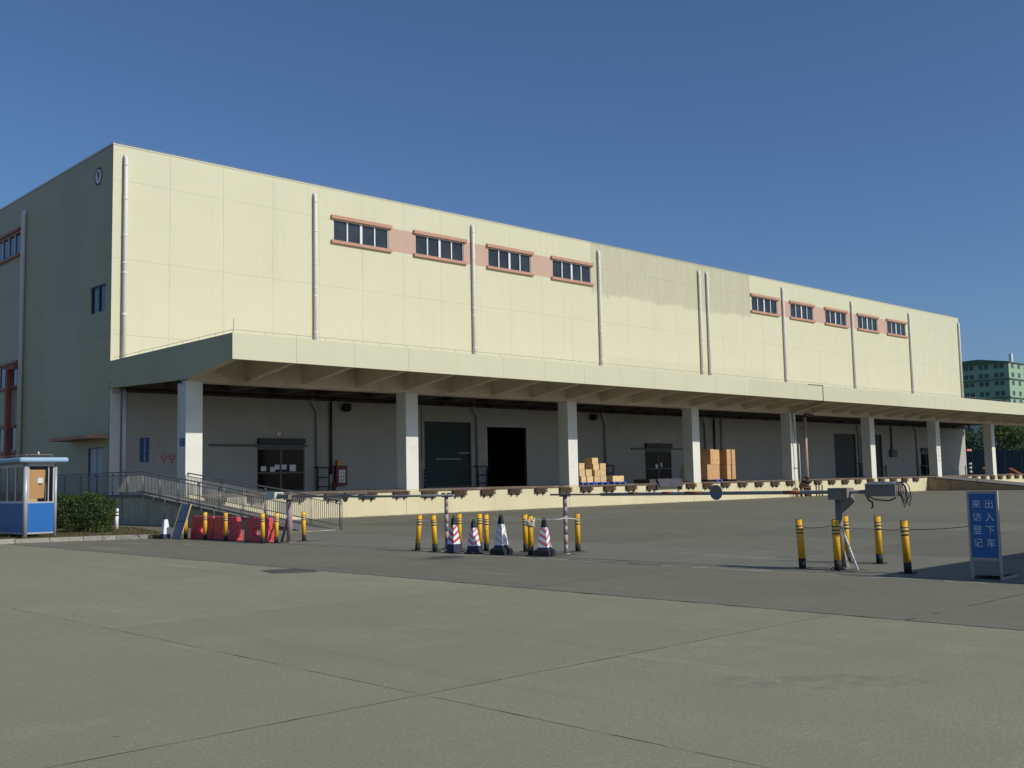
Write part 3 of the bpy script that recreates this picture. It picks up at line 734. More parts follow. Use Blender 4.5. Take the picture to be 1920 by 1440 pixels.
# bumpers: three weathered boards on two brackets
bm = MB()
for k, z in enumerate((0.93, 1.02, 1.11)): bm.box(-0.5, 0.5, -0.155+0.012*(k % 2), -0.03, z, z+0.072)
bm.m = 1
for x in (-0.24, 0.24): bm.box(x-0.05, x+0.05, -0.13, -0.001, 0.80, 0.928); bm.box(x-0.04, x+0.04, -0.03, -0.001, 0.93, 1.18)
b0 = None
for k in range(8):
    for j in range(6):
        x = COLX[k]+1.06+2.05*j
        if 91.0 < x < 98.6 or 53.3 < x < 56.2: continue
        rz = (random.uniform(-1, 1)*R(2.0), random.uniform(-1, 1)*R(2.2), 0)
        if 52.0 < x < 53.4: rz = (0, R(-7), 0)
        if b0 is None:
            b0 = bm.build('dock_bumper', ['timber', 'steel_dark'], dock, local=True); o = b0; o.location = (x-X0, YD-YW-0.002, 0)
        else: o = inst(b0, dock, (x-X0, YD-YW-0.002, 0), name='dock_bumper')
        o.rotation_euler = (0, 0, 0); 
        o.location.z += random.uniform(-0.03, 0.015)
        o.scale = (random.uniform(0.92, 1.04), 1, random.uniform(0.96, 1.04))
        o.location.z += 1.1*(1-o.scale.z)
        if rz[1]: 
            o.rotation_euler = (0, rz[1], 0); o.location.x -= math.sin(rz[1])*1.05

# doors in the inner wall
def shutter(x0, x1, z1, mat):
    s = MB(); n = int((z1-ZD)/0.11); h = (z1-ZD)/n; y = YW+0.17
    prof = []
    for k in range(n):
        z = ZD+h*k
        s.quad((x0, y, z), (x1, y, z), (x1, y-0.028, z+h*0.5), (x0, y-0.028, z+h*0.5))
        s.quad((x0, y-0.028, z+h*0.5), (x1, y-0.028, z+h*0.5), (x1, y, z+h*0.96), (x0, y, z+h*0.96))
        s.quad((x0, y, z+h*0.96), (x1, y, z+h*0.96), (x1, y, z+h), (x0, y, z+h))
    s.box(x0, x1, y+0.03, y+0.05, ZD, z1)
    sh = s.build('roller_shutter', mat, wh)
    g = MB(); g.box(x0, x0+0.07, YW+0.02, YW+0.165, ZD, z1); g.box(x1-0.07, x1, YW+0.02, YW+0.165, ZD, z1); g.box(x0+0.07, x1-0.07, YW+0.05, YW+0.165, ZD, ZD+0.09)
    g.build('guide_rail', 'door_frame', sh)
    return sh
sh = shutter(41.18, 45.05, 5.42, 'shutter_green')
hb = MB(); hb.box(42.2, 44.2, YW+0.10, YW+0.13, 3.05, 3.10); hb.box(44.1, 44.98, YW+0.10, YW+0.13, 3.43, 3.48); hb.build('lift_bar', 'steel_grey', sh)
shutter(90.3, 94.34, 5.44, 'shutter_grey')
shutter(95.2, 99.5, 5.46, 'shutter_grey')
of = MB(); of.box(46.32, 46.42, YW-0.02, YW+0.17, ZD, 5.34); of.box(50.0, 50.15, YW-0.02, YW+0.17, ZD, 5.34); of.box(46.42, 50.0, YW-0.02, YW+0.17, 5.18, 5.34)
of.build('doorway_frame', 'steel_grey', wh)
def glass_door(x0, x1, z1, rail0, rail1, papers, name='sliding_door'):
    f = MB(); y0, y1 = YW+0.02, YW+0.08; xm = (x0+x1)/2; zm = 2.32; zt = z1-0.52
    f.box(x0, x0+0.07, y0, y1, ZD, zt); f.box(x1-0.07, x1, y0, y1, ZD, zt); f.box(xm-0.07, xm+0.07, y0, y1, ZD, zt)
    f.box(x0+0.07, xm-0.07, y0, y1, zm-0.04, zm+0.04); f.box(xm+0.07, x1-0.07, y0, y1, zm-0.04, zm+0.04)
    f.box(x0, x1, y0, y1, zt, zt+0.14); f.box(x0+0.07, xm-0.07, y0, y1, ZD, ZD+0.1); f.box(xm+0.07, x1-0.07, y0, y1, ZD, ZD+0.1)
    d = f.build(name, 'door_frame', wh)
    for a, b_ in ((x0+0.05, xm-0.05), (xm+0.05, x1-0.05)):
        MB().box(a, b_, y0+0.025, y0+0.035, ZD+0.05, zt).build('pane', 'glass_black', d)
    MB().box(rail0, rail1, YW-0.09, YW-0.01, zt+0.145, zt+0.27).build('track', 'door_frame', d)
    MB().box(x0+0.03, x1-0.05, YW-0.20, YW-0.002, zt+0.30, z1+0.09).build('air_curtain', 'steel_dark', d)
    for (a, b_, c, e) in papers: MB().box(a, b_, y0-0.006, y0-0.001, c, e).build('notice', 'paper', d)
    return d
glass_door(29.55, 32.55, 4.12, 26.7, 32.7, [(29.8, 30.12, 2.42, 2.68), (30.37, 30.68, 2.38, 2.64), (30.66, 30.95, 2.50, 2.76), (31.1, 31.4, 2.50, 2.76), (31.6, 32.0, 2.40, 2.76)])
glass_door(62.5, 65.72, 4.15, 60.9, 67.1, [(63.75, 64.02, 2.36, 2.66), (64.36, 64.56, 2.44, 2.78)])
glass_door(107.75, 110.3, 4.1, 107.6, 110.5, [])

# service pipes along the top of the inner wall
sp = MB(); sp.tube([(X0+0.6, YW-0.55, 6.50), (X1-1, YW-0.55, 6.50)], 0.085, 10); sp.build('service_pipe', 'red_pipe', wh)
sp = MB(); sp.tube([(X0+0.1, YW-0.12, 6.36), (X1-1, YW-0.12, 6.36)], 0.045, 8); sp.build('service_pipe', 'pipe_shade', wh)
sp = MB(); sp.box(X0+4, X1-8, YW-1.05, YW-0.78, 6.60, 6.68); sp.build('cable_tray', 'steel_dark', wh)
for k in range(24):
    x = 26+4.03*k; hg = MB()
    for dx in (-0.18, 0.12): hg.box(x+dx, x+dx+0.05, YW-0.62, YW-0.50, 6.36, 7.4)
    hg.box(x-0.22, x+0.2, YW-1.1, YW-0.45, 6.36, 6.41)
    hg.build('pipe_hanger', 'steel_dark', wh)
# lower downpipes on the inner wall, kinked below the soffit
for x in (22.05, 33.35, 45.5, 57.95, 70.1, 82.6, 94.75, 106.8):
    downpipe([(x-0.42, YW-0.25, 6.9), (x-0.42, YW-0.25, 6.3), (x, YW-0.13, 5.75), (x, YW-0.13, ZD)] if x > 23 else [(x+0.02, YW-0.17, 6.56), (x+0.02, YW-0.17, ZD)], 0.10, [5.2, 3.6], 'pipe_shade' if x > 23 else 'pipe')
for x, m in ((34.25, 'red_pipe'), (71.3, 'red_pipe'), (72.3, 'pipe_shade'), (101.3, 'red_pipe')):
    v = MB(); v.tube([(x, YW-0.12, 6.5), (x, YW-0.12, 2.2 if x < 100 else 4.0)], 0.075, 8); v.build('service_pipe', m, wh)
cnd = MB(); cnd.tube([(40.95, YW-0.03, 6.3), (40.95, YW-0.03, 2.9)], 0.02, 5); cnd.build('conduit', 'steel_dark', wh)

# ------------------------------------------------------------------ second ramp on the dock
rp = thing('vehicle_ramp', (92, 38, 0), 'wide concrete vehicle ramp sloping down from the dock beyond the blue sign', 'ramp')
rm = MB(); rm.m = 0
ya, yb = 43.29, 32.3; za, zb = 1.20, 0.0; xa, xb = 91.9, 97.8
rm.quad((xa, yb, 0.002), (xb, yb, 0.002), (xb, ya, za), (xa, ya, za)); rm.m = 1
rm.quad((xa, ya, 0), (xa, yb, 0), (xa, ya, za), (xa, ya, za-0.001)); rm.quad((xb, yb, 0), (xb, ya, 0), (xb, ya, za-0.001), (xb, ya, za))
rm.build('ramp_body', ['ramp_conc', 'ramp_wall2'], rp)
ed = MB(); ed.hexa([(xa-0.04, ya, za-0.05), (xa+0.08, ya, za-0.05), (xa+0.08, yb, zb), (xa-0.04, yb, zb), (xa-0.04, ya, za+0.02), (xa+0.08, ya, za+0.02), (xa+0.08, yb, zb+0.07), (xa-0.04, yb, zb+0.07)])
ed.build('edge_curb', 'steel_dark', rp)
for k, y in enumerate((42.6, 38.9)):
    q = MB(); z = za*(y-yb)/(ya-yb); q.tube([(xa, y, z-0.1), (xa, y, z+0.24)], 0.035, 6); q.build('marker_pin', 'steel_dark', rp)

# ------------------------------------------------------------------ access ramp with railings
XN, XF = 19.9, 21.38
def rz(y): return 1.31 if y >= 44.2 else max(0.02, 1.31-(44.2-y)*0.1045)
ar = thing('access_ramp', (XN, 44, 0), 'grey concrete access ramp and landing with stained side wall beside the dock', 'ramp')
rb = MB(); rb.m = 1
rb.box(XN, X0+0.015, 44.2, 62, 0.0, 1.31)
yl = 31.7
rb.quad((XN, 44.2, 0), (XN, yl, 0), (XN, yl, rz(yl)), (XN, 44.2, 1.31)); rb.quad((XF, yl, 0), (XF, 44.2, 0), (XF, 44.2, 1.31), (XF, yl, rz(yl)))
rb.quad((XN, yl, 0), (XF, yl, 0), (XF, yl, rz(yl)), (XN, yl, rz(yl)))
rb.m = 0; rb.quad((XN, yl, rz(yl)), (XF, yl, rz(yl)), (XF, 44.2, 1.31), (XN, 44.2, 1.31)); rb.quad((XN, 44.2, 1.312), (X0, 44.2, 1.312), (X0, 62, 1.312), (XN, 62, 1.312))
rb.build('ramp_body', ['ramp_conc', 'ramp_wall'], ar)
kb = MB(); kb.hexa([(XN-0.05, 44.2, 1.22), (XN+0.1, 44.2, 1.22), (XN+0.1, yl, 0.0), (XN-0.05, yl, 0.0), (XN-0.05, 44.2, 1.36), (XN+0.1, 44.2, 1.36), (XN+0.1, yl, rz(yl)+0.05), (XN-0.05, yl, rz(yl)+0.05)])
kb.box(XN-0.05, XN+0.1, 44.201, 62, 1.22, 1.36)
kb.build('side_curb', 'ramp_conc', ar)
bal = MB().box(-0.010, 0.010, -0.010, 0.010, 0.14, 0.90)
def railing(name, x, ys, posts, label, kick=False):
    o = thing(name, (x, ys[0], 0), label, 'railing', 'stainless railings of the access ramp')
    H = 1.03
    def line(h, r, nm):
        pts = [(x, y, rz(y)+h) for y in ([ys[0], 44.2, ys[1]] if ys[0] > 44.3 else ys)]
        t = MB(); t.tube(pts, r, 8); t.build(nm, 'stainless', o)
    line(H, 0.028, 'top_rail'); line(0.90, 0.016, 'mid_rail'); line(0.14, 0.018, 'bottom_rail')
    for y in posts:
        for d in (-0.06, 0.06):
            p = MB(); p.tube([(x, y+d, rz(y)-0.02), (x, y+d, rz(y)+H-0.02)], 0.017, 8); p.build('post', 'stainless', o)
        c = MB(); c.box(x-0.02, x+0.02, y-0.05, y+0.05, rz(y)+0.96, rz(y)+0.985); c.build('post_clip', 'white_frame', o)
    y = ys[0]-0.07; b0 = None
    while y > ys[1]+0.03:
        if min(abs(y-p) for p in posts) > 0.10:
            if b0 is None: b0 = bal.build('baluster', 'stainless', o, local=True); b0.location = (0, y-ys[0], rz(y))
            else: inst(b0, o, (0, y-ys[0], rz(y)), name='baluster')
        y -= 0.135
    if kick:
        pts = [(x-0.13, 44.35, 1.31+0.16), (x-0.13, 44.2, 1.31+0.20)]+[(x-0.13, yy, rz(yy)+0.20) for yy in (40, 36, 33)]
        t = MB(); t.tube(pts, 0.024, 8); t.build('kick_rail', 'stainless', o)
        yy = 43.9
        while yy > 33:
            t = MB(); t.tube([(x-0.13, yy, rz(yy)+0.20), (x-0.13, yy, rz(yy)-0.14), (x-0.06, yy, rz(yy)-0.14)], 0.018, 6); t.build('kick_bracket', 'stainless', o); yy -= 1.05
    return o
near_posts = [57.0, 55.0, 53.0, 51.0, 49.1, 47.3, 45.75, 44.2, 42.53, 40.85, 39.1, 37.4, 35.7, 34.05, 32.4]
railing('ramp_railing', XN, (57.0, 32.4), near_posts, 'long stainless railing along the landing and near edge of the access ramp', kick=True)
railing('ramp_railing', 21.45, (43.15, 31.5), [43.15, 41.66, 40.0, 38.3, 36.65, 34.98, 33.44, 31.5], 'shorter stainless railing on the dock side of the access ramp')

# ------------------------------------------------------------------ things on and around the warehouse
def ring(mb, c, r0, r1, axis, t, n=28):
    """flat ring with thickness t in front of plane; axis 'x' faces -x, 'y' faces -y"""
    cx, cy, cz = c
    for k in range(n):
        a, b_ = 2*math.pi*k/n, 2*math.pi*(k+1)/n
        def P(r, an, d):
            u, v = r*math.cos(an), r*math.sin(an)
            return (cx-d, cy-u, cz+v) if axis == 'x' else (cx+u, cy-d, cz+v)
        if r0 > 0: mb.quad(P(r0, a, t), P(r1, a, t), P(r1, b_, t), P(r0, b_, t))
        else: mb.quad(P(0, 0, t), P(r1, a, t), P(r1, b_, t), P(0, 0, t))
        mb.quad(P(r1, a, t), P(r1, a, 0), P(r1, b_, 0), P(r1, b_, t))
def number_sign(c, r, digit, axis, label, dark='sign_red'):
    o = thing('number_sign', c, label, 'sign')
    m = MB(); ring(m, c, 0.0, r*0.80, axis, 0.012); m.build('plate', 'paper', o)
    m = MB(); ring(m, c, r*0.80, r, axis, 0.014); m.build('border', dark, o)
    mw = face_minus_x(c[0]-0.016, c[1], c[2]) if axis == 'x' else face_minus_y(c[0], c[1]-0.016, c[2])
    text_mesh('digit', digit, r*1.35, dark, mw, o, weight=0.03)
M['dull_red'] = plain('faded_sign_maroon', (0.13, 0.045, 0.07), 0.6, 0.15)
number_sign((X0-0.002, 53.2, 17.68), 0.47, '9', 'x', 'round white plate with the number 9 high on the shaded side wall', 'dull_red')
number_sign((30.9, YW-0.002, 4.47), 0.17, '1', 'y', 'small round plate with the number 1 above the papered glass door')
number_sign((64.1, YW-0.002, 4.47), 0.17, '2', 'y', 'small round plate with the number 2 above the second glass door')

def strokes(mb, c, s, axis, seed):
    """a faint unreadable character made of a few bars"""
    rr = random.Random(seed); cx, cy, cz = c
    for k in range(5):
        u, v = rr.uniform(-0.3, 0.3)*s, rr.uniform(-0.38, 0.38)*s
        a, b_ = ((0.40*s, 0.05*s) if k % 2 == 0 else (0.05*s, 0.36*s))
        if axis == 'y': mb.box(cx+u*0.5-a, cx+u*0.5+a, cy-0.004-0.0005*k, cy, cz+v-b_, cz+v+b_)
        else: mb.box(cx-0.004-0.0005*k, cx, cy+u*0.5-a, cy+u*0.5+a, cz+v-b_, cz+v+b_)
o = thing('wall_sign', (23.2, YW, 2.94), 'tall narrow blue sign with white characters on the inner wall', 'sign')
MB().box(22.96, 23.44, YW-0.03, YW-0.001, 2.93, 4.15).build('board', 'wall_sign_blue', o)
for k in range(10):
    m = MB(); strokes(m, (23.2, YW-0.0305, 4.04-0.112*k), 0.085, 'y', k); m.build('character', 'sign_white', o)
o = thing('prohibition_marks', (24.45, YW, 2.95), 'pair of red painted round warning marks on the inner wall', 'wall marking')
for k, x in enumerate((24.22, 24.68)):
    m = MB(); ring(m, (x, YW, 3.2), 0.13, 0.17, 'y', 0.003); m.box(x-0.13, x+0.13, YW-0.0045, YW-0.0005, 3.19, 3.22); m.build('ring_mark', 'sign_red', o)
    m = MB(); strokes(m, (x, YW-0.0005, 2.94), 0.16, 'y', 40+k); m.build('caption', 'sign_red', o)
o = thing('column_sign', (X0, YD+0.3, 3.5), 'small dark blue plate on the side of the first column', 'sign')
MB().box(X0-0.02, X0-0.001, YD+0.06, YD+0.5, 3.42, 3.76).build('plate', 'wall_sign_blue', o)
for k in range(2):
    m = MB(); strokes(m, (X0-0.021, YD+0.28, 3.66-0.15*k), 0.11, 'x', 60+k); m.build('character', 'sign_white', o)
o = thing('column_lettering', (COLX[6]-0.1, YD-0.013, 2.2), 'vertical dark characters painted on the column before the vehicle ramp', 'lettering')
for k in range(7):
    m = MB(); strokes(m, (COLX[6], YD-0.013, 4.75-0.34*k), 0.24, 'y', 80+k); m.build('character', 'door_frame', o)
o = thing('hazard_sign', (118.9, YW-0.1, 3.9), 'small pale red plate sticking out from the far corner of the warehouse', 'sign')
MB().box(X1+0.02, X1+1.3, YW-0.12, YW-0.09, 3.92, 4.15).build('plate', 'cone_pink', o)
MB().box(X1+0.004, X1+0.02, YW-0.13, YW-0.08, 3.9, 4.17).build('bracket', 'steel_dark', o)

def floodlight(c, tilt, label, axis='y'):
    o = thing('floodlight', c, label, 'light', 'floodlights under the canopy')
    x, y, z = c
    m = MB(); m.hexa([(x-0.24, y-0.42, z-0.05), (x+0.24, y-0.42, z-0.05), (x+0.20, y-0.12, z-0.17), (x-0.20, y-0.12, z-0.17), (x-0.24, y-0.34, z+0.28), (x+0.24, y-0.34, z+0.28), (x+0.20, y-0.06, z+0.14), (x-0.20, y-0.06, z+0.14)])
    m.build('housing', 'black', o)
    m = MB(); m.quad((x-0.19, y-0.425, z), (x+0.19, y-0.425, z), (x+0.19, y-0.357, z+0.24), (x-0.19, y-0.357, z+0.24)); m.build('lens', 'glass_blue', o)
    m = MB(); m.box(x-0.27, x-0.25, y-0.26, y, z, z+0.05); m.box(x+0.25, x+0.27, y-0.26, y, z, z+0.05); m.box(x-0.27, x+0.27, y-0.02, y-0.001, z-0.02, z+0.07); m.build('bracket', 'steel_dark', o)
floodlight((35.25, YW, 5.98), 0, 'black floodlight on the wall above the red fire cabinet')
floodlight((56.6, YW, 6.0), 0, 'black floodlight on the wall above the tan carton stacks')
o = thing('camera_lamp', (X0-0.02, YD+0.4, 6.2), 'small black lamp on the outer face of the first column', 'light')
m = MB(); m.tube([(X0-0.28, YD+0.42, 6.22), (X0-0.06, YD+0.38, 6.26)], [0.09, 0.06], 10); m.build('lamp_body', 'black', o)
m = MB(); m.tube([(X0-0.10, YD+0.4, 6.26), (X0-0.001, YD+0.4, 6.16)], 0.02, 6); m.build('bracket', 'black', o)

def guard_frame(x, label, h=2.62, w_=0.38):
    o = thing('pipe_guard', (x, YW-0.35, ZD), label, 'guard frame', 'black steel frames round the downpipe feet')
    for s_ in (-w_, w_):
        m = MB(); m.box(x+s_-0.03, x+s_+0.03, YW-0.42, YW-0.36, ZD, h); m.build('upright', 'black', o)
        m = MB(); m.box(x+s_-0.025, x+s_+0.025, YW-0.36, YW-0.002, h-0.06, h); m.build('tie', 'black', o)
    for z in (h-0.06, 2.0, ZD+0.2):
        m = MB(); m.box(x-w_+0.03, x+w_-0.03, YW-0.42, YW-0.36, z, z+0.06); m.build('crossbar', 'black', o)
guard_frame(33.55, 'black guard frame round the pipe left of the red fire cabinet')
guard_frame(45.62, 'black guard frame between the green shutter and the open doorway')
guard_frame(58.0, 'black guard frame on the wall behind the tan carton stacks')
guard_frame(94.75, 'black guard frame beside the grey roller shutter')
for x, lab in ((41.05, 'dark striped post at the near jamb of the green shutter'), (46.18, 'dark striped post at the near jamb of the open doorway'), (99.7, 'dark striped post at the far grey shutter'), (107.3, 'dark striped post beside the farthest glass door'), (66.9, 'thin dark post standing behind the dock plate')):
    o = thing('corner_post', (x, YW-0.2, ZD), lab, 'post', 'striped guard posts at the doors')
    m = MB(); m.cyl(x, YW-0.2, ZD, ZD+1.15, 0.06, 10); m.build('tube', 'black', o)
    m = MB()
    for k in range(4): m.cyl(x, YW-0.2, ZD+0.15+0.26*k, ZD+0.25+0.26*k, 0.062, 10)
    m.build('bands', 'gate_paint', o)
o = thing('corner_post', (118.9, YW-0.5, 1.28), 'black and white striped post at the far corner of the warehouse', 'post', 'striped guard posts at the doors')
for k in range(6):
    m = MB(); m.cyl(118.6, YW-0.5, 1.28+0.22*k, 1.5+0.22*k, 0.14, 10); m.build('band', 'black' if k % 2 == 0 else 'paper', o)

o = thing('fire_cabinet', (34.85, YW, 1.55), 'red fire hose cabinet with white notice on the inner wall', 'cabinet')
MB().box(34.5, 35.25, YW-0.26, YW-0.001, 1.55, 2.62).build('cabinet_body', 'red', o)
MB().box(34.46, 35.29, YW-0.29, YW-0.001, 2.622, 2.68).build('cabinet_lid', 'red', o)
nb = MB().box(34.68, 35.12, YW-0.266, YW-0.261, 1.72, 2.45).build('notice', 'paper', o)
for k, z in enumerate((2.28, 2.06, 1.86)):
    m = MB(); strokes(m, (34.82, YW-0.2662, z), 0.14, 'y', 100+k); strokes(m, (34.99, YW-0.2662, z), 0.14, 'y', 110+k); m.build('print', 'ink', nb)
o = thing('carton', (34.8, YW-0.15, 2.68), 'small brown carton standing on top of the red fire cabinet', 'box')
MB().box(34.62, 34.98, YW-0.24, YW-0.02, 2.682, 3.0).build('carton_body', 'carton_brown', o)
o = thing('fire_extinguisher', (34.3, YW-0.3, ZD), 'red fire extinguisher on the dock below the fire cabinet', 'extinguisher')
m = MB(); m.tube([(34.3, YW-0.3, ZD), (34.3, YW-0.3, ZD+0.42), (34.3, YW-0.3, ZD+0.5), (34.3, YW-0.3, ZD+0.54)], [0.11, 0.11, 0.07, 0.03], 12); m.build('cylinder_body', 'red', o)
m = MB(); m.box(34.27, 34.33, YW-0.36, YW-0.28, ZD+0.541, ZD+0.60); m.tube([(34.36, YW-0.34, ZD+0.57), (34.44, YW-0.36, ZD+0.45), (34.43, YW-0.36, ZD+0.15)], 0.016, 6); m.build('valve', 'black', o)
o = thing('switch_box', (101.5, YW, 3.3), 'grey electrical box hanging below a pipe on the inner wall', 'box')
MB().box(100.9, 102.1, YW-0.3, YW-0.001, 3.25, 4.0).build('box_body', 'shutter_grey', o)
MB().box(100.98, 102.02, YW-0.32, YW-0.301, 3.33, 3.92).build('lid', 'door_frame', o)

# ---- cartons and pallets on the dock
def pallet(x, y, wx, wy, label, mat='pallet_blue'):
    o = thing('pallet', (x+wx/2, y+wy/2, ZD+0.002), label, 'pallet', 'pallets on the loading dock')
    z = ZD+0.002
    for k in range(5):
        a = y+(wy-0.12)*k/4; MB().box(x, x+wx, a, a+0.12, z+0.10, z+0.145).build('deck_board', mat, o)
    for k in range(3):
        a = x+(wx-0.14)*k/2; MB().box(a, a+0.14, y+0.001, y+wy-0.001, z, z+0.0995).build('runner', mat, o)
    return o
pz = ZD+0.15
pallet(47.22, 43.75, 1.16, 1.1, 'blue pallet under the leftmost tan cartons')
pallet(48.45, 43.75, 1.2, 1.1, 'blue pallet under the tallest stack of tan cartons')
pallet(50.1, 43.75, 1.2, 1.1, 'blue pallet under the single low tan carton')
pallet(60.7, 43.95, 1.2, 1.1, 'blue pallet under the middle of the tall brown cartons')
pallet(59.75, 43.65, 0.92, 1.1, 'dark pallet under the brown cartons next to the column', 'black')
pallet(62.1, 43.65, 1.1, 1.1, 'dark pallet under the far pair of brown carton columns', 'black')
cart0 = {}
def carton(x0, x1, z0, z1, y, d, label, mat='carton', pr=True):
    o = thing('carton', ((x0+x1)/2, y+d/2, z0), label, 'box', 'cartons on the loading dock')
    e = random.uniform(-0.012, 0.012)
    bb = MB().box(x0+0.006, x1-0.006, y+e, y+d+e, z0+0.002, z1-0.003).build('carton_body', mat, o); bevel(bb, 0.006, 1)
    xm = (x0+x1)/2
    m = MB(); m.box(xm-0.03, xm+0.03, y+e-0.0015, y+d*0.9+e, z1-0.0028, z1-0.001); m.box(xm-0.03, xm+0.03, y+e-0.0020, y+e-0.0005, z1-0.10, z1-0.0032); m.build('tape', 'tape', o)
    if pr:
        hh = z1-z0; m = MB()
        for fx in ((0.22, 0.72) if x1-x0 > 0.5 else (0.5,)):
            cx = x0+(x1-x0)*fx
            m.box(cx-0.05, cx+0.05, y+e-0.002, y+e-0.0005, z0+0.22*hh, z0+0.27*hh)
            m.box(cx-0.04, cx+0.04, y+e-0.002, y+e-0.0005, z0+0.33*hh, z0+0.36*hh)
        m.build('print', 'carton_print', o)
    return o
A = [(47.17, 47.66, 2.21, 2.61, 43.95, 'top tan carton of the leftmost column beside the white pillar'),
 (47.18, 47.67, 1.80, 2.205, 43.92, 'middle tan carton of the leftmost column beside the white pillar'),
 (47.31, 47.74, pz, 1.795, 43.9, 'bottom tan carton of the leftmost column beside the white pillar'),
 (47.72, 48.25, 1.80, 2.22, 43.9, 'upper tan carton of the low second column'),
 (47.80, 48.34, pz, 1.795, 43.88, 'lower tan carton of the low second column'),
 (48.37, 48.92, 2.54, 2.93, 43.95, 'topmost tan carton of the highest column'),
 (48.43, 48.96, 2.16, 2.535, 43.92, 'second tan carton from the top of the highest column'),
 (48.51, 49.0, 1.80, 2.155, 43.9, 'third tan carton from the top of the highest column'),
 (48.48, 49.0, pz, 1.795, 43.9, 'bottom tan carton of the highest column'),
 (49.03, 49.58, 2.17, 2.59, 43.92, 'top tan carton of the column right of the highest'),
 (49.03, 49.57, 1.80, 2.165, 43.9, 'middle tan carton of the column right of the highest'),
 (49.02, 49.58, pz, 1.795, 43.9, 'bottom tan carton of the column right of the highest'),
 (50.17, 51.24, pz, 1.80, 43.9, 'wide tan carton lying alone on its blue pallet')]
for (a, b_, c, d, y, lab) in A: carton(a, b_, c, d, y, 0.72, lab)
B_ = [(59.83, 60.65, pz-0.02, 2.47, 43.72, 'lower brown carton nearest the white column'),
 (60.24, 60.66, 2.475, 3.53, 43.72, 'narrow upper brown carton above the one nearest the column'),
 (60.80, 61.62, pz, 2.47, 44.0, 'lower brown carton on the blue pallet'),
 (60.83, 61.68, 2.475, 3.53, 44.0, 'upper brown carton over the blue pallet'),
 (62.13, 62.60, pz-0.02, 2.45, 43.72, 'lower brown carton first of the far pair'),
 (62.15, 62.64, 2.455, 3.52, 43.72, 'upper brown carton first of the far pair'),
 (62.72, 63.15, pz-0.02, 2.45, 43.72, 'lower brown carton last of the far pair'),
 (62.74, 63.16, 2.455, 3.52, 43.72, 'upper brown carton last of the far pair')]
for (a, b_, c, d, y, lab) in B_: carton(a, b_, c, d, y, 0.9, lab, 'carton_brown')
# cartons that carry the small one behind the column
carton(59.42, 59.78, ZD+0.004, 2.46, 44.75, 0.8, 'brown carton half hidden behind the white column', 'carton_brown', False)
carton(59.42, 59.74, 2.465, 2.98, 44.75, 0.6, 'small pale carton peeping out beside the white column', 'carton', False)
o = thing('hand_truck', (49.85, 44.6, ZD), 'dark hand truck standing behind the tan cartons', 'hand truck')
for x in (49.65, 50.0):
    m = MB(); m.tube([(x, 44.75, ZD+0.05), (x, 44.85, ZD+1.15)], 0.02, 6); m.build('side_tube', 'black', o)
for z in (0.25, 0.6, 0.9, 1.15):
    m = MB(); m.tube([(49.65, 44.75+0.1*z/1.15, ZD+z), (50.0, 44.75+0.1*z/1.15, ZD+z)], 0.016, 6); m.build('crossbar', 'black', o)
m = MB(); m.box(49.63, 50.02, 44.45, 44.74, ZD+0.02, ZD+0.035); m.build('toe_plate', 'steel_dark', o)
for x in (49.6, 50.05):
    m = MB(); m.tube([(x-0.025, 44.83, ZD+0.10), (x+0.025, 44.83, ZD+0.10)], 0.10, 12); m.build('wheel', 'black', o)
# dock plate hanging over the edge
o = thing('dock_plate', (54.6, 43.2, ZD), 'dark steel dock plate tipped over the dock edge before the second glass door', 'dock plate')
m = MB(); m.hexa([(53.75, 43.02, 1.04), (56.15, 43.02, 1.04), (56.15, 43.10, 1.04), (53.75, 43.10, 1.04), (53.75, 43.24, 1.56), (56.15, 43.24, 1.56), (56.15, 43.32, 1.55), (53.75, 43.32, 1.55)]); m.build('lip', 'steel_plate', o)
m = MB(); m.box(53.05, 53.70, 43.30, 44.6, ZD+0.002, 1.54); m.build('hinge_block', 'steel_dark', o)
m = MB(); m.box(53.75, 56.15, 43.33, 44.9, ZD+0.002, 1.36); m.build('deck_plate', 'steel_plate', o)
for x in (53.5, 56.0):
    m = MB(); m.box(x, x+0.12, 43.06, 43.30, 0.82, 1.2); m.build('arm', 'steel_dark', o)
m = MB(); m.box(56.22, 56.5, 43.32, 44.5, ZD+0.002, 1.55); m.build('end_block', 'steel_dark', o)

# ---- standpipe with valves in front of the fifth column
o = thing('standpipe', (70.9, 42.9, 0), 'rusty fire standpipes with valves rising past the fifth column', 'pipe')
m = MB(); m.tube([(71.15, 42.85, 0.02), (71.15, 42.85, 5.95)], 0.125, 12); m.build('main_pipe', 'post_pink', o)
m = MB(); m.tube([(71.15, 42.85, 5.951), (71.15, 42.85, 6.12), (71.3, 42.9, 6.2), (73.0, 43.2, 6.15)], 0.10, 10); m.build('elbow', 'steel_dark', o)
m = MB(); m.tube([(70.25, 42.9, 0.02), (70.25, 42.9, 3.9), (70.1, 43.1, 4.0), (70.1, 43.25, 6.3)], 0.05, 8); m.build('side_pipe', 'pipe_shade', o)
for z in (0.55, 0.95, 1.35):
    m = MB(); m.cyl(71.15, 42.85, z, z+0.10, 0.24, 14); m.build('flange', 'red_pipe', o)
m = MB(); m.tube([(71.15, 42.85, 1.05), (71.15, 42.85, 1.25)], [0.28, 0.18], 12); m.tube([(70.8, 42.8, 1.12), (71.6, 42.8, 1.12)], 0.09, 8); m.build('valve_body', 'red_pipe', o)
m = MB(); m.cyl(70.45, 42.7, 0.65, 0.72, 0.22, 14); m.cyl(70.45, 42.7, 0.45, 0.65, 0.09, 10); m.build('valve_wheel', 'rust', o)
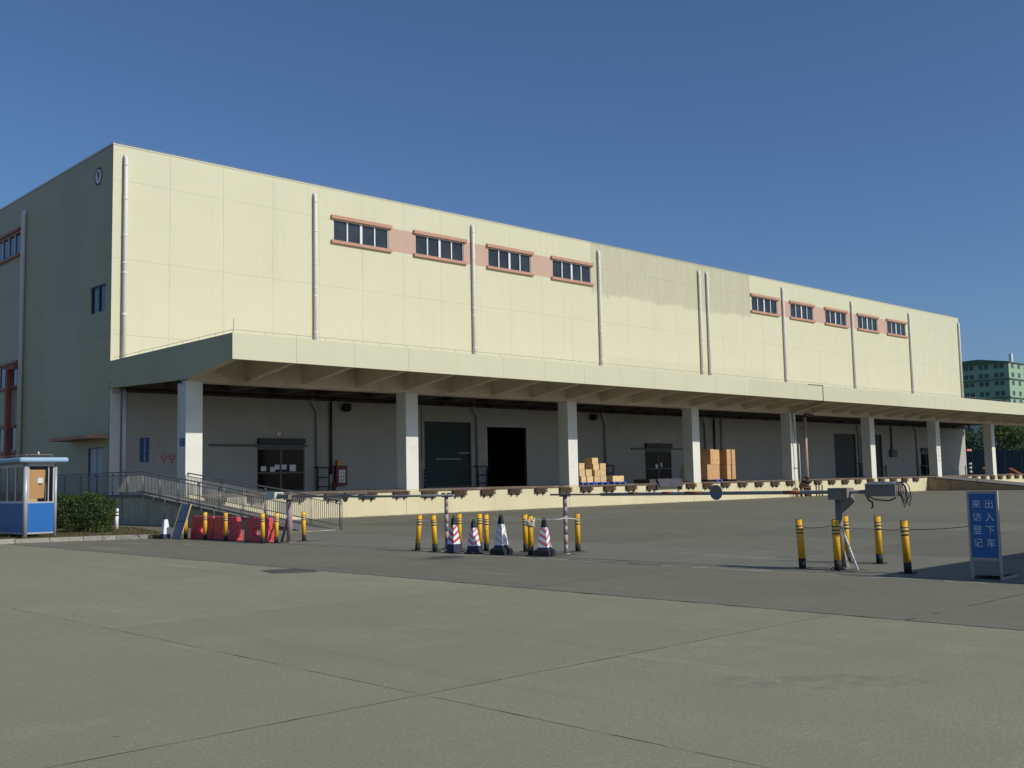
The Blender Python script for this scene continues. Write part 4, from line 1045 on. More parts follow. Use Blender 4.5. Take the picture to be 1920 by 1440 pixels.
m = MB(); m.tube([(70.1, 42.75, 0.95), (70.6, 42.75, 0.95), (70.6, 42.75, 0.03)], 0.08, 8); m.tube([(70.0, 42.75, 0.95), (70.0, 42.75, 0.03)], 0.06, 8); m.build('branch_pipe', 'red_pipe', o)
for z in (2.4, 5.1):
    m = MB(); m.box(70.05, 71.2, 42.86, 42.9, z, z+0.05); m.build('clamp_bar', 'steel_dark', o)
for k, x in enumerate((69.7, 70.9, 71.75, 72.15, 72.6)):
    q = thing('guard_peg', (x, 42.5, 0), ['first short dark peg on the near side of the standpipe', 'second short dark peg before the standpipe', 'third short dark peg after the standpipe', 'fourth short dark peg after the standpipe', 'last short dark peg beyond the standpipe'][k], 'post', 'short pegs round the standpipe')
    m = MB(); m.cyl(x, 42.5, 0, 0.82, 0.05, 8); m.build('rod', 'bol_black', q)
    m = MB(); m.cyl(x, 42.5, 0.5, 0.58, 0.054, 8); m.build('band', 'gate_paint', q)

# ================================================================== GATE LINE
# bollards
bp_ = thing('bollard', (0, 0, 0), 'prototype', 'bollard')
m = MB(); m.cyl(0, 0, 0.175, 0.84, 0.060, 14); m.build('tube', 'yellow', bp_, local=True)
m = MB(); m.cyl(0, 0, 0.008, 0.175, 0.062, 14); m.build('foot', 'bol_black', bp_, local=True)
m = MB(); m.cyl(0, 0, 0.838, 0.846, 0.056, 14); m.build('cap', 'bol_black', bp_, local=True)
for z in (0.60, 0.66, 0.72):
    m = MB(); m.cyl(0, 0, z, z+0.018, 0.0625, 14); m.build('black_band', 'bol_black', bp_, local=True)
for z in (0.619, 0.679):
    m = MB(); m.cyl(0, 0, z, z+0.040, 0.0618, 14); m.build('pale_band', 'bol_white', bp_, local=True)
m = MB(); m.box(-0.10, 0.10, -0.10, 0.10, 0.001, 0.010); m.build('base_plate', 'bol_black', bp_, local=True)
for x, y in ((-0.08, -0.08), (0.08, -0.08), (0.08, 0.08), (-0.08, 0.08)):
    m = MB(); m.cyl(x, y, 0.010, 0.030, 0.012, 6); m.build('bolt', 'steel_dark', bp_, local=True)
BOL = [
 (15.56, 31.42, 0, 0, 'yellow bollard the blue board leans on at the end of the kerb'),
 (15.55, 30.13, 0, 0, 'yellow bollard in front of the first red barrier'),
 (15.50, 28.76, 0, 0, 'yellow bollard before the middle red barrier'),
 (15.50, 26.62, -1.0, 0, 'yellow bollard before the last red barrier'),
 (15.75, 26.33, 1.0, 1.0, 'yellow bollard at the lit end of the last red barrier'),
 (16.77, 26.51, -1.2, 0, 'yellow bollard alone behind the left gate post'),
 (15.85, 20.09, 4.0, -3.0, 'leaning yellow bollard first before the cones with white cord tied on'),
 (15.82, 19.39, -2.2, 1.5, 'yellow bollard second before the cones tied by white cord'),
 (16.62, 19.45, 0, 0, 'yellow bollard directly behind the brightest red striped cone'),
 (16.85, 18.98, 0, 0, 'yellow bollard whose top shows above the second striped cone'),
 (16.56, 18.42, 0, 0, 'yellow bollard between the second striped cone and the tallest cone'),
 (16.78, 17.33, -0.8, 0, 'yellow bollard just after the tallest cone, back of a pair'),
 (16.12, 16.5, 0, 0, 'yellow bollard wrapped with tangled white cord before the last cone'),
 (17.5, 16.4, 0, 0, 'yellow bollard beyond the striped rest post'),
 (16.29, 9.98, -2.2, 1.2, 'first yellow bollard of the five round the right gate post'),
 (16.28, 9.30, -1.2, 0.6, 'yellow bollard directly before the right gate post'),
 (17.9, 10.03, -1.0, 0, 'yellow bollard hidden behind the right gate post and its strut'),
 (17.86, 9.38, -0.5, 0, 'yellow bollard standing free behind the counterweight cables'),
 (16.37, 8.12, -2.2, 1.2, 'scuffed yellow bollard nearest the blue visitor sign')]
bp_src = bp_
for i, (x, y, tx, ty, lab) in enumerate(BOL):
    o = bp_src if i == 0 else copy_tree(bp_src)
    o.location = (x, y, 0); o.rotation_euler = (0, 0, random.uniform(-0.3, 0.3))
    o['label'] = lab; o['group'] = 'yellow bollards along the gate line'
    # lean in the plane of the lane
    a = R(tx); ax = Vector((fw.x, fw.y, 0)).normalized()
    o.rotation_euler = (Matrix.Rotation(a, 3, ax) @ Matrix.Rotation(random.uniform(-0.3, 0.3), 3, 'Z')).to_euler()

# traffic cones: four-sided pyramids on a square rubber base
def cone(x, y, h, mats, yaw, label, base=0.165, thick=False, rip=False, white=False):
    o = thing('traffic_cone', (x, y, 0), label, 'traffic cone', 'traffic cones at the gate')
    navy, wt, st = mats
    b0 = 0.122; t0 = 0.034; zb = 0.13 if thick else 0.035
    def hw(z): return b0+(t0-b0)*(z-zb)/(h-zb)
    def frustum(mb, z0, z1, ex=0.0):
        a, c = hw(z0)+ex, hw(z1)+ex
        mb.hexa([(-a,-a,z0),(a,-a,z0),(a,a,z0),(-a,a,z0),(-c,-c,z1),(c,-c,z1),(c,c,z1),(-c,c,z1)])
    z1, z2 = h*0.25 if not white else h*0.2, h*0.80
    m = MB(); frustum(m, zb, z1); m.build('skirt', navy, o, local=True)
    m = MB(); frustum(m, z1, z2, 0.002); m.build('sleeve', wt, o, local=True)
    m = MB(); frustum(m, z2, h); m.build('tip', 'rubber', o, local=True)
    m = MB(); m.tube([(0, -0.03, h-0.01), (0, -0.03, h+0.03), (0, 0.0, h+0.045), (0, 0.03, h+0.03), (0, 0.03, h-0.01)], 0.012, 6); m.build('lifting_loop', 'rubber', o, local=True)
    if st:   # slanted stripes, rising away from the shared edge like chevrons
        n = 3
        for k in range(n):
            s0 = z1+(z2-z1)*(k+0.10)/n; dz = (z2-z1)/n*0.42; rise = (z2-z1)/n*0.75
            m = MB()
            for side in range(4):
                up_ = side in (0, 2)
                def pt(u, z, d=0.004):
                    z = min(max(z, z1), z2); w_ = hw(z)+d
                    p = {0: (u*w_, -w_), 1: (w_, u*w_), 2: (-u*w_, w_), 3: (-w_, -u*w_)}[side]
                    return (p[0], p[1], z)
                # the visible ridge is at side 3 / side 0
                la, lb = (0.0, rise) if up_ else (rise, 0.0)
                N_ = 4
                for q in range(N_):
                    ua, ub = -1+2*q/N_, -1+2*(q+1)/N_
                    fa, fb = q/N_, (q+1)/N_
                    za_, zb_ = s0+la+(lb-la)*fa, s0+la+(lb-la)*fb
                    m.quad(pt(ua, za_), pt(ub, zb_), pt(ub, zb_+dz), pt(ua, za_+dz))
            m.build('stripe', st, o, local=True)
    m = MB()
    if thick:
        a, c = base, base*0.86
        m.hexa([(-a,-a,0.001),(a,-a,0.001),(a,a,0.001),(-a,a,0.001),(-a,-a,0.10),(a,-a,0.10),(a,a,0.10),(-a,a,0.10)])
        m.hexa([(-a,-a,0.1005),(a,-a,0.1005),(a,a,0.1005),(-a,a,0.1005),(-c,-c,0.15),(c,-c,0.15),(c,c,0.15),(-c,c,0.15)])
    else:
        m.box(-base, base, -base, base, 0.001, 0.036)
    bb = m.build('base', 'rubber', o, local=True); bevel(bb, 0.012, 2)
    if rip:
        m = MB(); m.hexa([(0.14, -0.05, 0.12), (0.26, -0.10, 0.02), (0.30, 0.02, 0.02), (0.18, 0.06, 0.12), (0.18, -0.05, 0.16), (0.27, -0.10, 0.06), (0.31, 0.02, 0.05), (0.19, 0.06, 0.16)]); m.build('torn_flap', 'rubber', o, local=True)
    o.rotation_euler = (0, 0, R(yaw)); return o
cone(15.83, 18.72, 0.78, ('navy', 'cone_white', 'cone_red'), 2, 'bright red and white striped traffic cone, first of the four')
cone(15.78, 17.97, 0.72, ('navy', 'cone_white', 'cone_pink'), -4, 'faded pink striped traffic cone, shortest of the four')
cone(15.92, 17.22, 0.83, ('navy', 'cone_white', 'cone_tan'), 12, 'tall traffic cone with washed-out stripes on a thick rubber base', 0.185, True)
cone(16.06, 16.02, 0.76, ('navy', 'cone_white', 'cone_pink'), 20, 'battered pink striped traffic cone with torn base by the rest post', 0.185, True, True)
cone(15.28, 32.25, 0.76, ('navy', 'cone_white', None), 0, 'plain white traffic cone with dark base at the end of the kerb', 0.165, False, False, True)

# cords tied between bollards and cones
def cord(pts, sag, r, mat, label, n=10):
    out = []
    for (a, b_) in zip(pts[:-1], pts[1:]):
        a, b_ = Vector(a), Vector(b_)
        for k in range(n): 
            t = k/n; p = a.lerp(b_, t); p.z -= sag*4*t*(1-t); out.append(p)
    out.append(Vector(pts[-1]))
    m = MB(); m.tube(out, r, 5); return tag(m.build('cord', mat), label, 'cord', 'cords tied along the gate line')
cord([(15.85, 20.02, 0.70), (15.82, 19.47, 0.72)], 0.015, 0.008, 'paper', 'white cord between the two bollards before the cones')
cord([(16.10, 16.44, 0.78), (16.3, 15.9, 0.77), (16.74, 16.02, 0.79), (17.44, 16.36, 0.73)], 0.01, 0.007, 'paper', 'white cord from the wrapped bollard past the rest post')
cord([(16.30, 10.0, 0.70), (16.26, 9.37, 0.74), (17.80, 9.36, 0.62), (16.40, 8.18, 0.70), (16.1, 6.98, 0.78)], 0.02, 0.006, 'rope_dark', 'dark cord tied from the right gate bollards to the blue sign')
cord([(16.58, 39.03, 0.66), (15.29, 32.28, 0.74)], 0.12, 0.006, 'rope', 'thin slack cord from the white post to the white cone')
kn = MB(); rr = random.Random(3)
pp = [Vector((16.12+0.085*math.cos(t*0.9)+rr.uniform(-0.02, 0.02), 16.5+0.085*math.sin(t*0.9)+rr.uniform(-0.02, 0.02), 0.60+0.20*(0.5+0.5*math.sin(t*2.3)))) for t in range(26)]
kn.tube(pp, 0.009, 5); tag(kn.build('cord', 'paper'), 'tangle of white cord wrapped round a bollard head', 'cord', 'cords tied along the gate line')

# striped rest posts
def rest_post(x, y, h, label):
    o = thing('rest_post', (x, y, 0), label, 'post', 'striped posts the booms rest on')
    n = 6
    for k in range(n):
        m = MB(); m.cyl(x, y, 0.01+(h-0.01)*k/n, 0.01+(h-0.01)*(k+1)/n, 0.047, 12); m.build('segment', 'post_pink' if k % 2 else 'post_grey', o)
    m = MB(); m.cyl(x, y, 0.0, 0.02, 0.11, 14); m.build('foot', 'steel_grey', o)
    m = MB(); m.box(x-0.05, x+0.05, y-0.12, y+0.12, h, h+0.03); m.box(x-0.05, x+0.05, y-0.12, y-0.09, h+0.03, h+0.11); m.box(x-0.05, x+0.05, y+0.09, y+0.12, h+0.03, h+0.11); m.build('fork', 'steel_dark', o)
rest_post(16.62, 19.92, 1.24, 'slim grey and pink post carrying the tip of the left boom')
rest_post(16.74, 16.04, 1.24, 'grey and pink striped post carrying the tip of the right boom')

# right boom gate
o = thing('boom_gate', (16.62, 9.43, 0), 'right boom gate with long worn pole, counterweight box and loose cables', 'gate')
m = MB(); m.cyl(16.62, 9.43, 0.0, 1.17, 0.062, 14); m.build('post', 'gate_paint', o)
m = MB(); m.box(16.50, 16.74, 9.31, 9.55, 0.001, 0.025); m.hexa([(16.56, 9.30, 0.025), (16.68, 9.30, 0.025), (16.68, 9.38, 0.025), (16.56, 9.38, 0.025), (16.60, 9.36, 0.3), (16.64, 9.36, 0.3), (16.64, 9.38, 0.3), (16.60, 9.38, 0.3)]); m.build('foot_plate', 'gate_paint', o)
m = MB(); m.box(16.50, 16.74, 9.20, 9.56, 1.17, 1.37); m.build('pivot_box', 'gate_paint', o)
m = MB(); m.hexa([(16.58, 9.16, 1.12), (16.66, 9.16, 1.12), (16.66, 9.40, 0.92), (16.58, 9.40, 0.92), (16.58, 9.16, 1.168), (16.66, 9.16, 1.168), (16.66, 9.40, 1.168), (16.58, 9.40, 1.168)]); m.build('gusset', 'gate_paint', o)
m = MB(); m.tube([(16.62, 8.9, 1.30), (16.62, 9.4, 1.30), (16.62, 14.85, 1.285), (16.62, 14.92, 1.285)], [0.034, 0.034, 0.034, 0.02], 12); m.build('boom', 'gate_arm', o)
m = MB(); m.tube([(16.62, 14.9, 1.285), (16.68, 16.42, 1.285)], 0.019, 8); m.build('boom_tip', 'gate_paint', o)
for k, (ya_, yb_) in enumerate(((10.15, 10.5), (12.3, 12.7), (13.0, 13.25), (13.9, 14.1))):
    m = MB(); m.tube([(16.62, ya_, 1.297), (16.62, yb_, 1.296)], 0.0355, 12); m.build('rust_sleeve', 'rust' if k % 2 else 'dark_terra', o)
bx = MB().box(16.50, 16.78, 8.33, 8.87, 1.225, 1.42).build('counterweight', 'gate_paint', o); bevel(bx, 0.012)
m = MB(); m.hexa([(16.48, 8.31, 1.4205), (16.80, 8.31, 1.4205), (16.80, 8.89, 1.4205), (16.48, 8.89, 1.4205), (16.55, 8.40, 1.465), (16.73, 8.40, 1.465), (16.73, 8.80, 1.465), (16.55, 8.80, 1.465)]); m.build('cover', 'steel_grey', o)
rr = random.Random(11)
for k in range(7):
    y0 = 8.33-rr.uniform(0.0, 0.07); x0 = 16.62+rr.uniform(-0.10, 0.10); dz = rr.uniform(0.10, 0.34)
    pts = [(16.62+rr.uniform(-0.08, 0.08), 8.38, 1.43), (x0, y0, 1.46), (x0, y0-0.06, 1.38), (x0+rr.uniform(-0.03, 0.03), y0-0.08-rr.uniform(0, 0.05), 1.38-dz*0.6), (x0, y0-0.05, 1.36-dz), (x0, y0-0.01, 1.38-dz*0.6), (x0, y0+0.02, 1.3)]
    m = MB(); m.tube(pts, 0.008, 6); m.build('loose_cable', 'cable' if k % 3 else 'cable_black', o)
m = MB(); m.tube([(16.6, 8.86, 1.22), (16.6, 8.75, 1.17), (16.6, 8.5, 1.15), (16.6, 8.38, 1.2)], 0.012, 6); m.build('loose_cable', 'cable_black', o)
m = MB(); m.tube([(16.6, 8.92, 1.27), (16.6, 8.86, 1.16), (16.6, 8.80, 1.13), (16.6, 8.79, 1.05), (16.6, 8.82, 1.03)], 0.014, 6); m.build('loose_cable', 'cable_black', o)
m = MB(); m.tube([(16.55, 9.36, 0.72), (16.30, 8.95, 0.01)], 0.017, 8); m.build('strut', 'white_frame', o)
def disc(c, r, label, two):
    o = thing('boom_disc', c, label, 'sign', 'round plates on the booms')
    x, y, z = c; m = MB(); n = 32
    for k in range(n):
        a, b_ = 2*math.pi*k/n, 2*math.pi*(k+1)/n
        m.m = 1 if (two and math.sin((a+b_)/2) < -0.05) else 0  # lower part takes the bluish tone, upper part the brown
        m.quad((x-0.008, y, z), (x-0.008, y-r*math.cos(a), z+r*math.sin(a)), (x-0.008, y-r*math.cos(b_), z+r*math.sin(b_)), (x-0.008, y, z))
        m.quad((x+0.004, y, z), (x+0.004, y-r*math.cos(b_), z+r*math.sin(b_)), (x+0.004, y-r*math.cos(a), z+r*math.sin(a)), (x+0.004, y, z))
        m.quad((x-0.008, y-r*math.cos(a), z+r*math.sin(a)), (x+0.004, y-r*math.cos(a), z+r*math.sin(a)), (x+0.004, y-r*math.cos(b_), z+r*math.sin(b_)), (x-0.008, y-r*math.cos(b_), z+r*math.sin(b_)))
    m.build('plate', ['bottle', 'disc_blue'], o)
    m = MB(); m.box(x+0.0045, x+0.03, y-0.03, y+0.03, z-0.06, z+0.06); m.build('clip', 'steel_dark', o)
disc((16.56, 11.92, 1.31), 0.142, 'round two-tone plate hanging on the right boom', True)
disc((16.33, 23.78, 1.26), 0.13, 'round dull plate hanging on the left boom', False)

# left boom gate
o = thing('boom_gate', (16.17, 26.31, 0), 'left boom gate with pale post, strut and thin pole', 'gate')
m = MB(); m.cyl(16.17, 26.31, 0.0, 1.20, 0.08, 14); m.build('post', 'gate_post', o)
m = MB(); m.tube([(16.05, 26.55, 0.01), (16.15, 26.36, 0.7)], 0.04, 8); m.build('strut', 'gate_paint', o)
m = MB(); m.box(16.05, 16.29, 26.15, 26.47, 0.001, 0.02); m.build('foot_plate', 'gate_paint', o)
m = MB(); m.cyl(16.17, 26.31, 1.2, 1.24, 0.15, 12); m.box(16.07, 16.3, 26.22, 26.7, 1.2405, 1.34); m.build('pivot_box', 'gate_paint', o)
m = MB(); m.tube([(16.2, 26.6, 1.30), (16.38, 22.9, 1.275), (16.60, 19.6, 1.285)], [0.032, 0.032, 0.026], 10); m.build('boom', 'gate_arm', o)
m = MB(); m.tube([(16.30, 24.3, 1.30), (16.38, 22.9, 1.36)], 0.02, 8); m.build('pole_cap', 'steel_grey', o)
bx = MB().box(16.0, 16.3, 26.85, 27.35, 1.22, 1.42).build('counterweight', 'green_tab', o); bevel(bx, 0.01)
m = MB(); m.tube([(16.15, 26.65, 1.31), (16.15, 26.90, 1.32)], 0.07, 10); m.build('hub', 'gate_paint', o)

# blue visitor sign
o = thing('visitor_sign', (16.08, 6.75, 0), 'blue standing sign with eight white characters on a pale frame', 'sign')
yl_, yr_ = 6.965, 6.535
for y in (yl_, yr_):
    m = MB(); m.box(16.06, 16.10, y-0.015, y+0.015, 0.002, 1.31); m.build('leg', 'sign_frame', o)
    m = MB(); m.box(16.10, 16.62, y-0.018, y+0.018, 0.002, 0.036); m.build('foot', 'sign_frame', o)
m = MB(); m.box(16.58, 16.62, yr_+0.0185, yl_-0.0185, 0.002, 0.036); m.build('rear_foot', 'sign_frame', o)
m = MB(); m.box(16.06, 16.10, yr_+0.0205, yl_-0.0205, 1.27, 1.31); m.build('top_bar', 'sign_frame', o)
m = MB(); m.box(16.06, 16.10, yr_+0.0205, yl_-0.0205, 0.28, 0.32); m.build('bottom_bar', 'sign_frame', o)
bd = MB().box(16.072, 16.088, yr_+0.0206, yl_-0.0206, 0.3205, 1.2695).build('board', 'sign_blue', o)
m = MB(); m.box(16.0705, 16.0718, yr_+0.0206, yl_-0.0206, 0.606, 0.610); m.build('seam', 'door_frame', bd)
m = MB(); m.box(16.085, 16.60, yr_+0.03, yl_-0.03, 0.05, 0.06); m.build('tray', 'steel_dark', o)
for cx, chars in ((6.845, '来访登记'), (6.655, '出入下车')):
    for k, ch in enumerate(chars):
        text_mesh('character', ch, 0.142, 'sign_white', face_minus_x(16.070, cx, 1.105-0.192*k), bd, 0.0008, 0.0)

# red water barriers
def barrier(y0, y1, label):
    o = thing('plastic_barrier', (15.83, (y0+y1)/2, 0), label, 'barrier', 'red water barriers by the kerb')
    x0, x1 = 15.70, 15.95; H = 0.66; L = y1-y0; ym = (y0+y1)/2; hw_, hz, ha, hb_ = 0.0, 0.30, 0.28, 0.135
    # body profile leans in towards the top; an oval hole is cut through its middle
    def xin(z, side): 
        t = z/H; d = 0.06*t
        return x0+d if side == 0 else x1-d
    m = MB(); n = 24
    outer = [(-L/2, 0.02), (-L/4, 0.02), (0, 0.02), (L/4, 0.02), (L/2, 0.02), (L/2, H*0.25), (L/2, H*0.5), (L/2, H*0.75), (L/2, H), (L/4, H), (0, H), (-L/4, H), (-L/2, H), (-L/2, H*0.75), (-L/2, H*0.5), (-L/2, H*0.25)]
    inner = [(ha*math.cos(a), hz+hb_*math.sin(a)) for a in [math.atan2((p[1]-hz)*1.7, p[0]) for p in outer]]
    N = len(outer)
    for side in (0, 1):
        for k in range(N):
            a, b_ = outer[k], outer[(k+1) % N]; c, d = inner[(k+1) % N], inner[k]
            q = [(xin(p[1], side), ym+p[0], p[1]) for p in (a, b_, c, d)]
            if side == 0: q = q[::-1]
            m.quad(*q)
    for k in range(N):
        a, b_ = outer[k], outer[(k+1) % N]
        m.quad((xin(a[1], 0), ym+a[0], a[1]), (xin(b_[1], 0), ym+b_[0], b_[1]), (xin(b_[1], 1), ym+b_[0], b_[1]), (xin(a[1], 1), ym+a[0], a[1]))
        a, b_ = inner[k], inner[(k+1) % N]
        m.quad((xin(b_[1], 0), ym+b_[0], b_[1]), (xin(a[1], 0), ym+a[0], a[1]), (xin(a[1], 1), ym+a[0], a[1]), (xin(b_[1], 1), ym+b_[0], b_[1]))
    m.build('shell', 'barrier_red', o)
    # scalloped top lip
    nl = int(L/0.24)
    for k in range(nl):
        a = y0+0.02+(L-0.04)*k/nl; b_ = y0+0.02+(L-0.04)*(k+1)/nl
        lp = MB(); lp.prism([(x0+0.045, H+0.001), (x1-0.045, H+0.001), (x1-0.06, H+0.05), (x0+0.06, H+0.05)], 'y', a+0.02, b_-0.02); lp.build('lip', 'barrier_red', o)
    for f in (-0.36, 0.0, 0.36):
        lp = MB(); yy = ym+f*L; z = 0.52
        lp.box(xin(z, 0)-0.012, xin(z, 0)+0.02, yy-0.13, yy+0.13, z-0.012, z+0.012); lp.build('moulded_rib', 'barrier_red', o)
    for z in (0.18, 0.42):
        lp = MB(); lp.box(15.76, 15.90, y0-0.025, y0-0.001, z-0.06, z+0.06); lp.build('coupling_lug', 'barrier_red', o)
    lp = MB(); lp.box(15.70, 15.96, y0+0.01, y1-0.01, 0.001, 0.019); lp.build('foot', 'rubber', o)
barrier(30.0, 31.4, 'red plastic water barrier nearest the blue leaning board')
barrier(28.55, 29.95, 'middle red plastic water barrier of the three')
barrier(26.72, 28.05, 'red plastic water barrier nearest the left gate post')

# leaning blue board
Bc = Vector((15.20, 31.37, 0)); wdir = Vector((-0.25, 0.97, 0)).normalized()*0.40; lean = rt*0.33
o = thing('leaning_board', tuple(Bc), 'blue sign board with pale wooden edge leaning beside the white cone', 'board')
tv = Vector((lean.x, lean.y, 1.08)); nn = wdir.cross(tv).normalized()*0.014
a, b_ = Bc-wdir*0.5+Vector((0, 0, 0.012)), Bc+wdir*0.5+Vector((0, 0, 0.012))
m = MB(); m.hexa([a-nn, b_-nn, b_+nn, a+nn, a-nn+tv, b_-nn+tv, b_+nn+tv, a+nn+tv]); m.build('panel', 'disc_blue', o)
wn = wdir.normalized()
for (p, s_) in ((a, -1), (b_, 1)):
    q = p+wn*s_*0.002; m = MB(); m.hexa([q-nn*1.4, q+wn*s_*0.03-nn*1.4, q+wn*s_*0.03+nn*1.4, q+nn*1.4, q-nn*1.4+tv, q+wn*s_*0.03-nn*1.4+tv, q+wn*s_*0.03+nn*1.4+tv, q+nn*1.4+tv]); m.build('edge_strip', 'carton', o)
mid = tv*0.5; m = MB(); m.hexa([a-nn*1.2+mid, b_-nn*1.2+mid, b_+nn*1.2+mid, a+nn*1.2+mid, a-nn*1.2+tv*0.52, b_-nn*1.2+tv*0.52, b_+nn*1.2+tv*0.52, a+nn*1.2+tv*0.52]); m.build('batten', 'navy', o)

# white post
o = thing('marker_post', (16.57, 39.03, 0.05), 'white painted post with worn black bands beside the hedge', 'post')
m = MB(); m.cyl(16.57, 39.03, 0.08, 0.87, 0.075, 12); m.build('tube', 'cone_white', o)
for z in (0.60, 0.72):
    m = MB(); m.cyl(16.57, 39.03, z, z+0.05, 0.077, 12); m.build('band', 'bol_black', o)
m = MB(); m.tube([(16.57, 39.03, 0.8705), (16.57, 39.03, 0.90)], [0.075, 0.03], 12); m.build('cap', 'cone_white', o)

# ================================================================== GUARD BOOTH
bo = thing('guard_booth', (12.06, 35.5, vz), 'small blue guard booth with pale rounded roof and wide windows', 'booth')
bx0, bx1, by0, by1 = 12.08, 13.06, 35.52, 38.1; zp, zw, zr = 1.20, 2.44, 2.50
def corner(x, y, r=0.055, z0=0.13):
    m = MB(); m.cyl(x, y, z0, zr, r, 12); m.build('corner_post', 'booth_frame', bo)
corner(bx0+0.02, by0+0.02, 0.075, vz); corner(bx1-0.02, by0+0.02, 0.05); corner(bx0+0.02, by1-0.02); corner(bx1-0.02, by1-0.02)
MB().box(bx0+0.06, bx1-0.06, by0+0.0, by0+0.04, 0.27, zp).build('lower_panel', 'booth_blue', bo)
MB().box(bx0+0.06, bx1-0.06, by1-0.04, by1, 0.27, zp).build('lower_panel', 'booth_blue', bo)
MB().box(bx0, bx0+0.04, by0+0.07, by1-0.07, 0.27, zp).build('lower_panel', 'booth_blue', bo)
MB().box(bx1-0.04, bx1, by0+0.07, by1-0.07, 0.27, zp).build('lower_panel', 'booth_blue', bo)
MB().box(bx0+0.04, bx1-0.04, by0+0.05, by1-0.05, 0.20, 0.26).build('floor', 'booth_frame', bo)
m = MB(); m.box(bx0+0.06, bx1-0.06, by0-0.004, by0+0.05, 0.22, 0.269); m.box(bx0-0.004, bx0+0.05, by0+0.10, by1-0.06, 0.22, 0.269); m.build('base_rail', 'booth_frame', bo)
def booth_window(side):
    f = MB()
    if side == 'y':
        a, b_ = bx0+0.08, bx1-0.06
        f.box(a, b_, by0+0.005, by0+0.045, zp+0.001, zp+0.05); f.box(a, b_, by0+0.005, by0+0.045, zw-0.05, zw); f.box(a, a+0.05, by0+0.005, by0+0.045, zp+0.051, zw-0.051); f.box(b_-0.05, b_, by0+0.005, by0+0.045, zp+0.051, zw-0.051); f.box(b_-0.20, b_-0.17, by0+0.008, by0+0.042, zp+0.051, zw-0.051)
        wn_ = f.build('window', 'booth_frame', bo); MB().quad((a+0.05, by0+0.025, zp+0.05), (b_-0.05, by0+0.025, zp+0.05), (b_-0.05, by0+0.025, zw-0.05), (a+0.05, by0+0.025, zw-0.05)).build('pane', 'booth_clear', wn_)
    else:
        x = bx0 if side == 'x0' else bx1-0.05
        a, b_ = by0+0.10, by1-0.06
        f.box(x+0.002, x+0.048, a, b_, zp+0.001, zp+0.07); f.box(x+0.002, x+0.048, a, b_, zw-0.06, zw)
        for k in range(4):
            c = a+(b_-a-0.07)*k/3; f.box(x+0.003, x+0.047, c, c+0.07, zp+0.071, zw-0.061)
        wn_ = f.build('window', 'white_frame' if side == 'x0' else 'booth_frame', bo)
        for k in range(3):
            c = a+(b_-a-0.07)*k/3+0.07; d = a+(b_-a-0.07)*(k+1)/3
            MB().quad((x+0.025, d, zp+0.07), (x+0.025, c, zp+0.07), (x+0.025, c, zw-0.06), (x+0.025, d, zw-0.06)).build('pane', 'booth_glass', wn_)
booth_window('y'); booth_window('x0'); booth_window('x1')
MB().box(bx0+0.08, bx1-0.06, by1-0.03, by1-0.01, zp+0.01, zw).build('rear_panel', 'booth_frame', bo)
m = MB(); m.box(bx0-0.02, bx1+0.02, by0-0.02, by1+0.02, zw+0.002, zr); m.build('head_rail', 'booth_frame', bo)
# fibreglass roof with fat rounded rim
m = MB(); m.box(bx0-0.28, bx1+0.30, by0-0.28, by1+0.28, zr+0.002, zr+0.175); rf = m.build('roof', 'booth_roof', bo); bevel(rf, 0.082, 5)
for p in rf.data.polygons: p.use_smooth = False
rk = MB(); zz = zr+0.27
rk.tube([(bx0+0.05, by0+0.1, zr+0.17), (bx0+0.05, by0+0.1, zz), (bx0+0.05, by1-0.1, zz), (bx0+0.05, by1-0.1, zr+0.17)], 0.012, 6); rk.tube([(bx1-0.12, by0+0.1, zr+0.17), (bx1-0.12, by0+0.1, zz), (bx1-0.12, by1-0.1, zz), (bx1-0.12, by1-0.1, zr+0.17)], 0.012, 6)
rk.tube([(bx0+0.05, by0+0.1, zz), (bx1-0.12, by0+0.1, zz)], 0.012, 6); rk.build('roof_rack', 'rack', bo)
m = MB(); m.tube([(bx0+0.45, by0+0.12, zz), (bx0+0.43, by0+0.12, zz+0.09)], [0.02, 0.03], 8); m.build('beacon', 'cone_white', bo)
o = thing('cardboard_sheet', (12.45, 35.6, zp+0.05), 'brown cardboard sheet propped inside the booth window with a white note', 'cardboard')
m = MB(); m.hexa([(12.20, 35.60, 1.33), (12.70, 35.60, 1.36), (12.70, 35.612, 1.36), (12.20, 35.612, 1.33), (12.20, 35.585, 2.28), (12.73, 35.585, 2.28), (12.73, 35.597, 2.28), (12.20, 35.597, 2.28)]); m.build('sheet', 'carton_brown', o)
m = MB(); m.hexa([(12.14, 35.58, 1.255), (12.50, 35.58, 1.255), (12.50, 35.9, 1.255), (12.14, 35.9, 1.255), (12.18, 35.585, 1.33), (12.48, 35.585, 1.34), (12.48, 35.6, 1.34), (12.18, 35.6, 1.33)]); m.build('flap', 'carton', o)
m = MB(); m.box(12.48, 12.66, 35.576, 35.580, 1.84, 2.02); m.build('note', 'paper', o)
m = MB(); m.box(12.53, 12.62, 35.577, 35.580, 1.80, 1.835); m.build('clip', 'black', o)

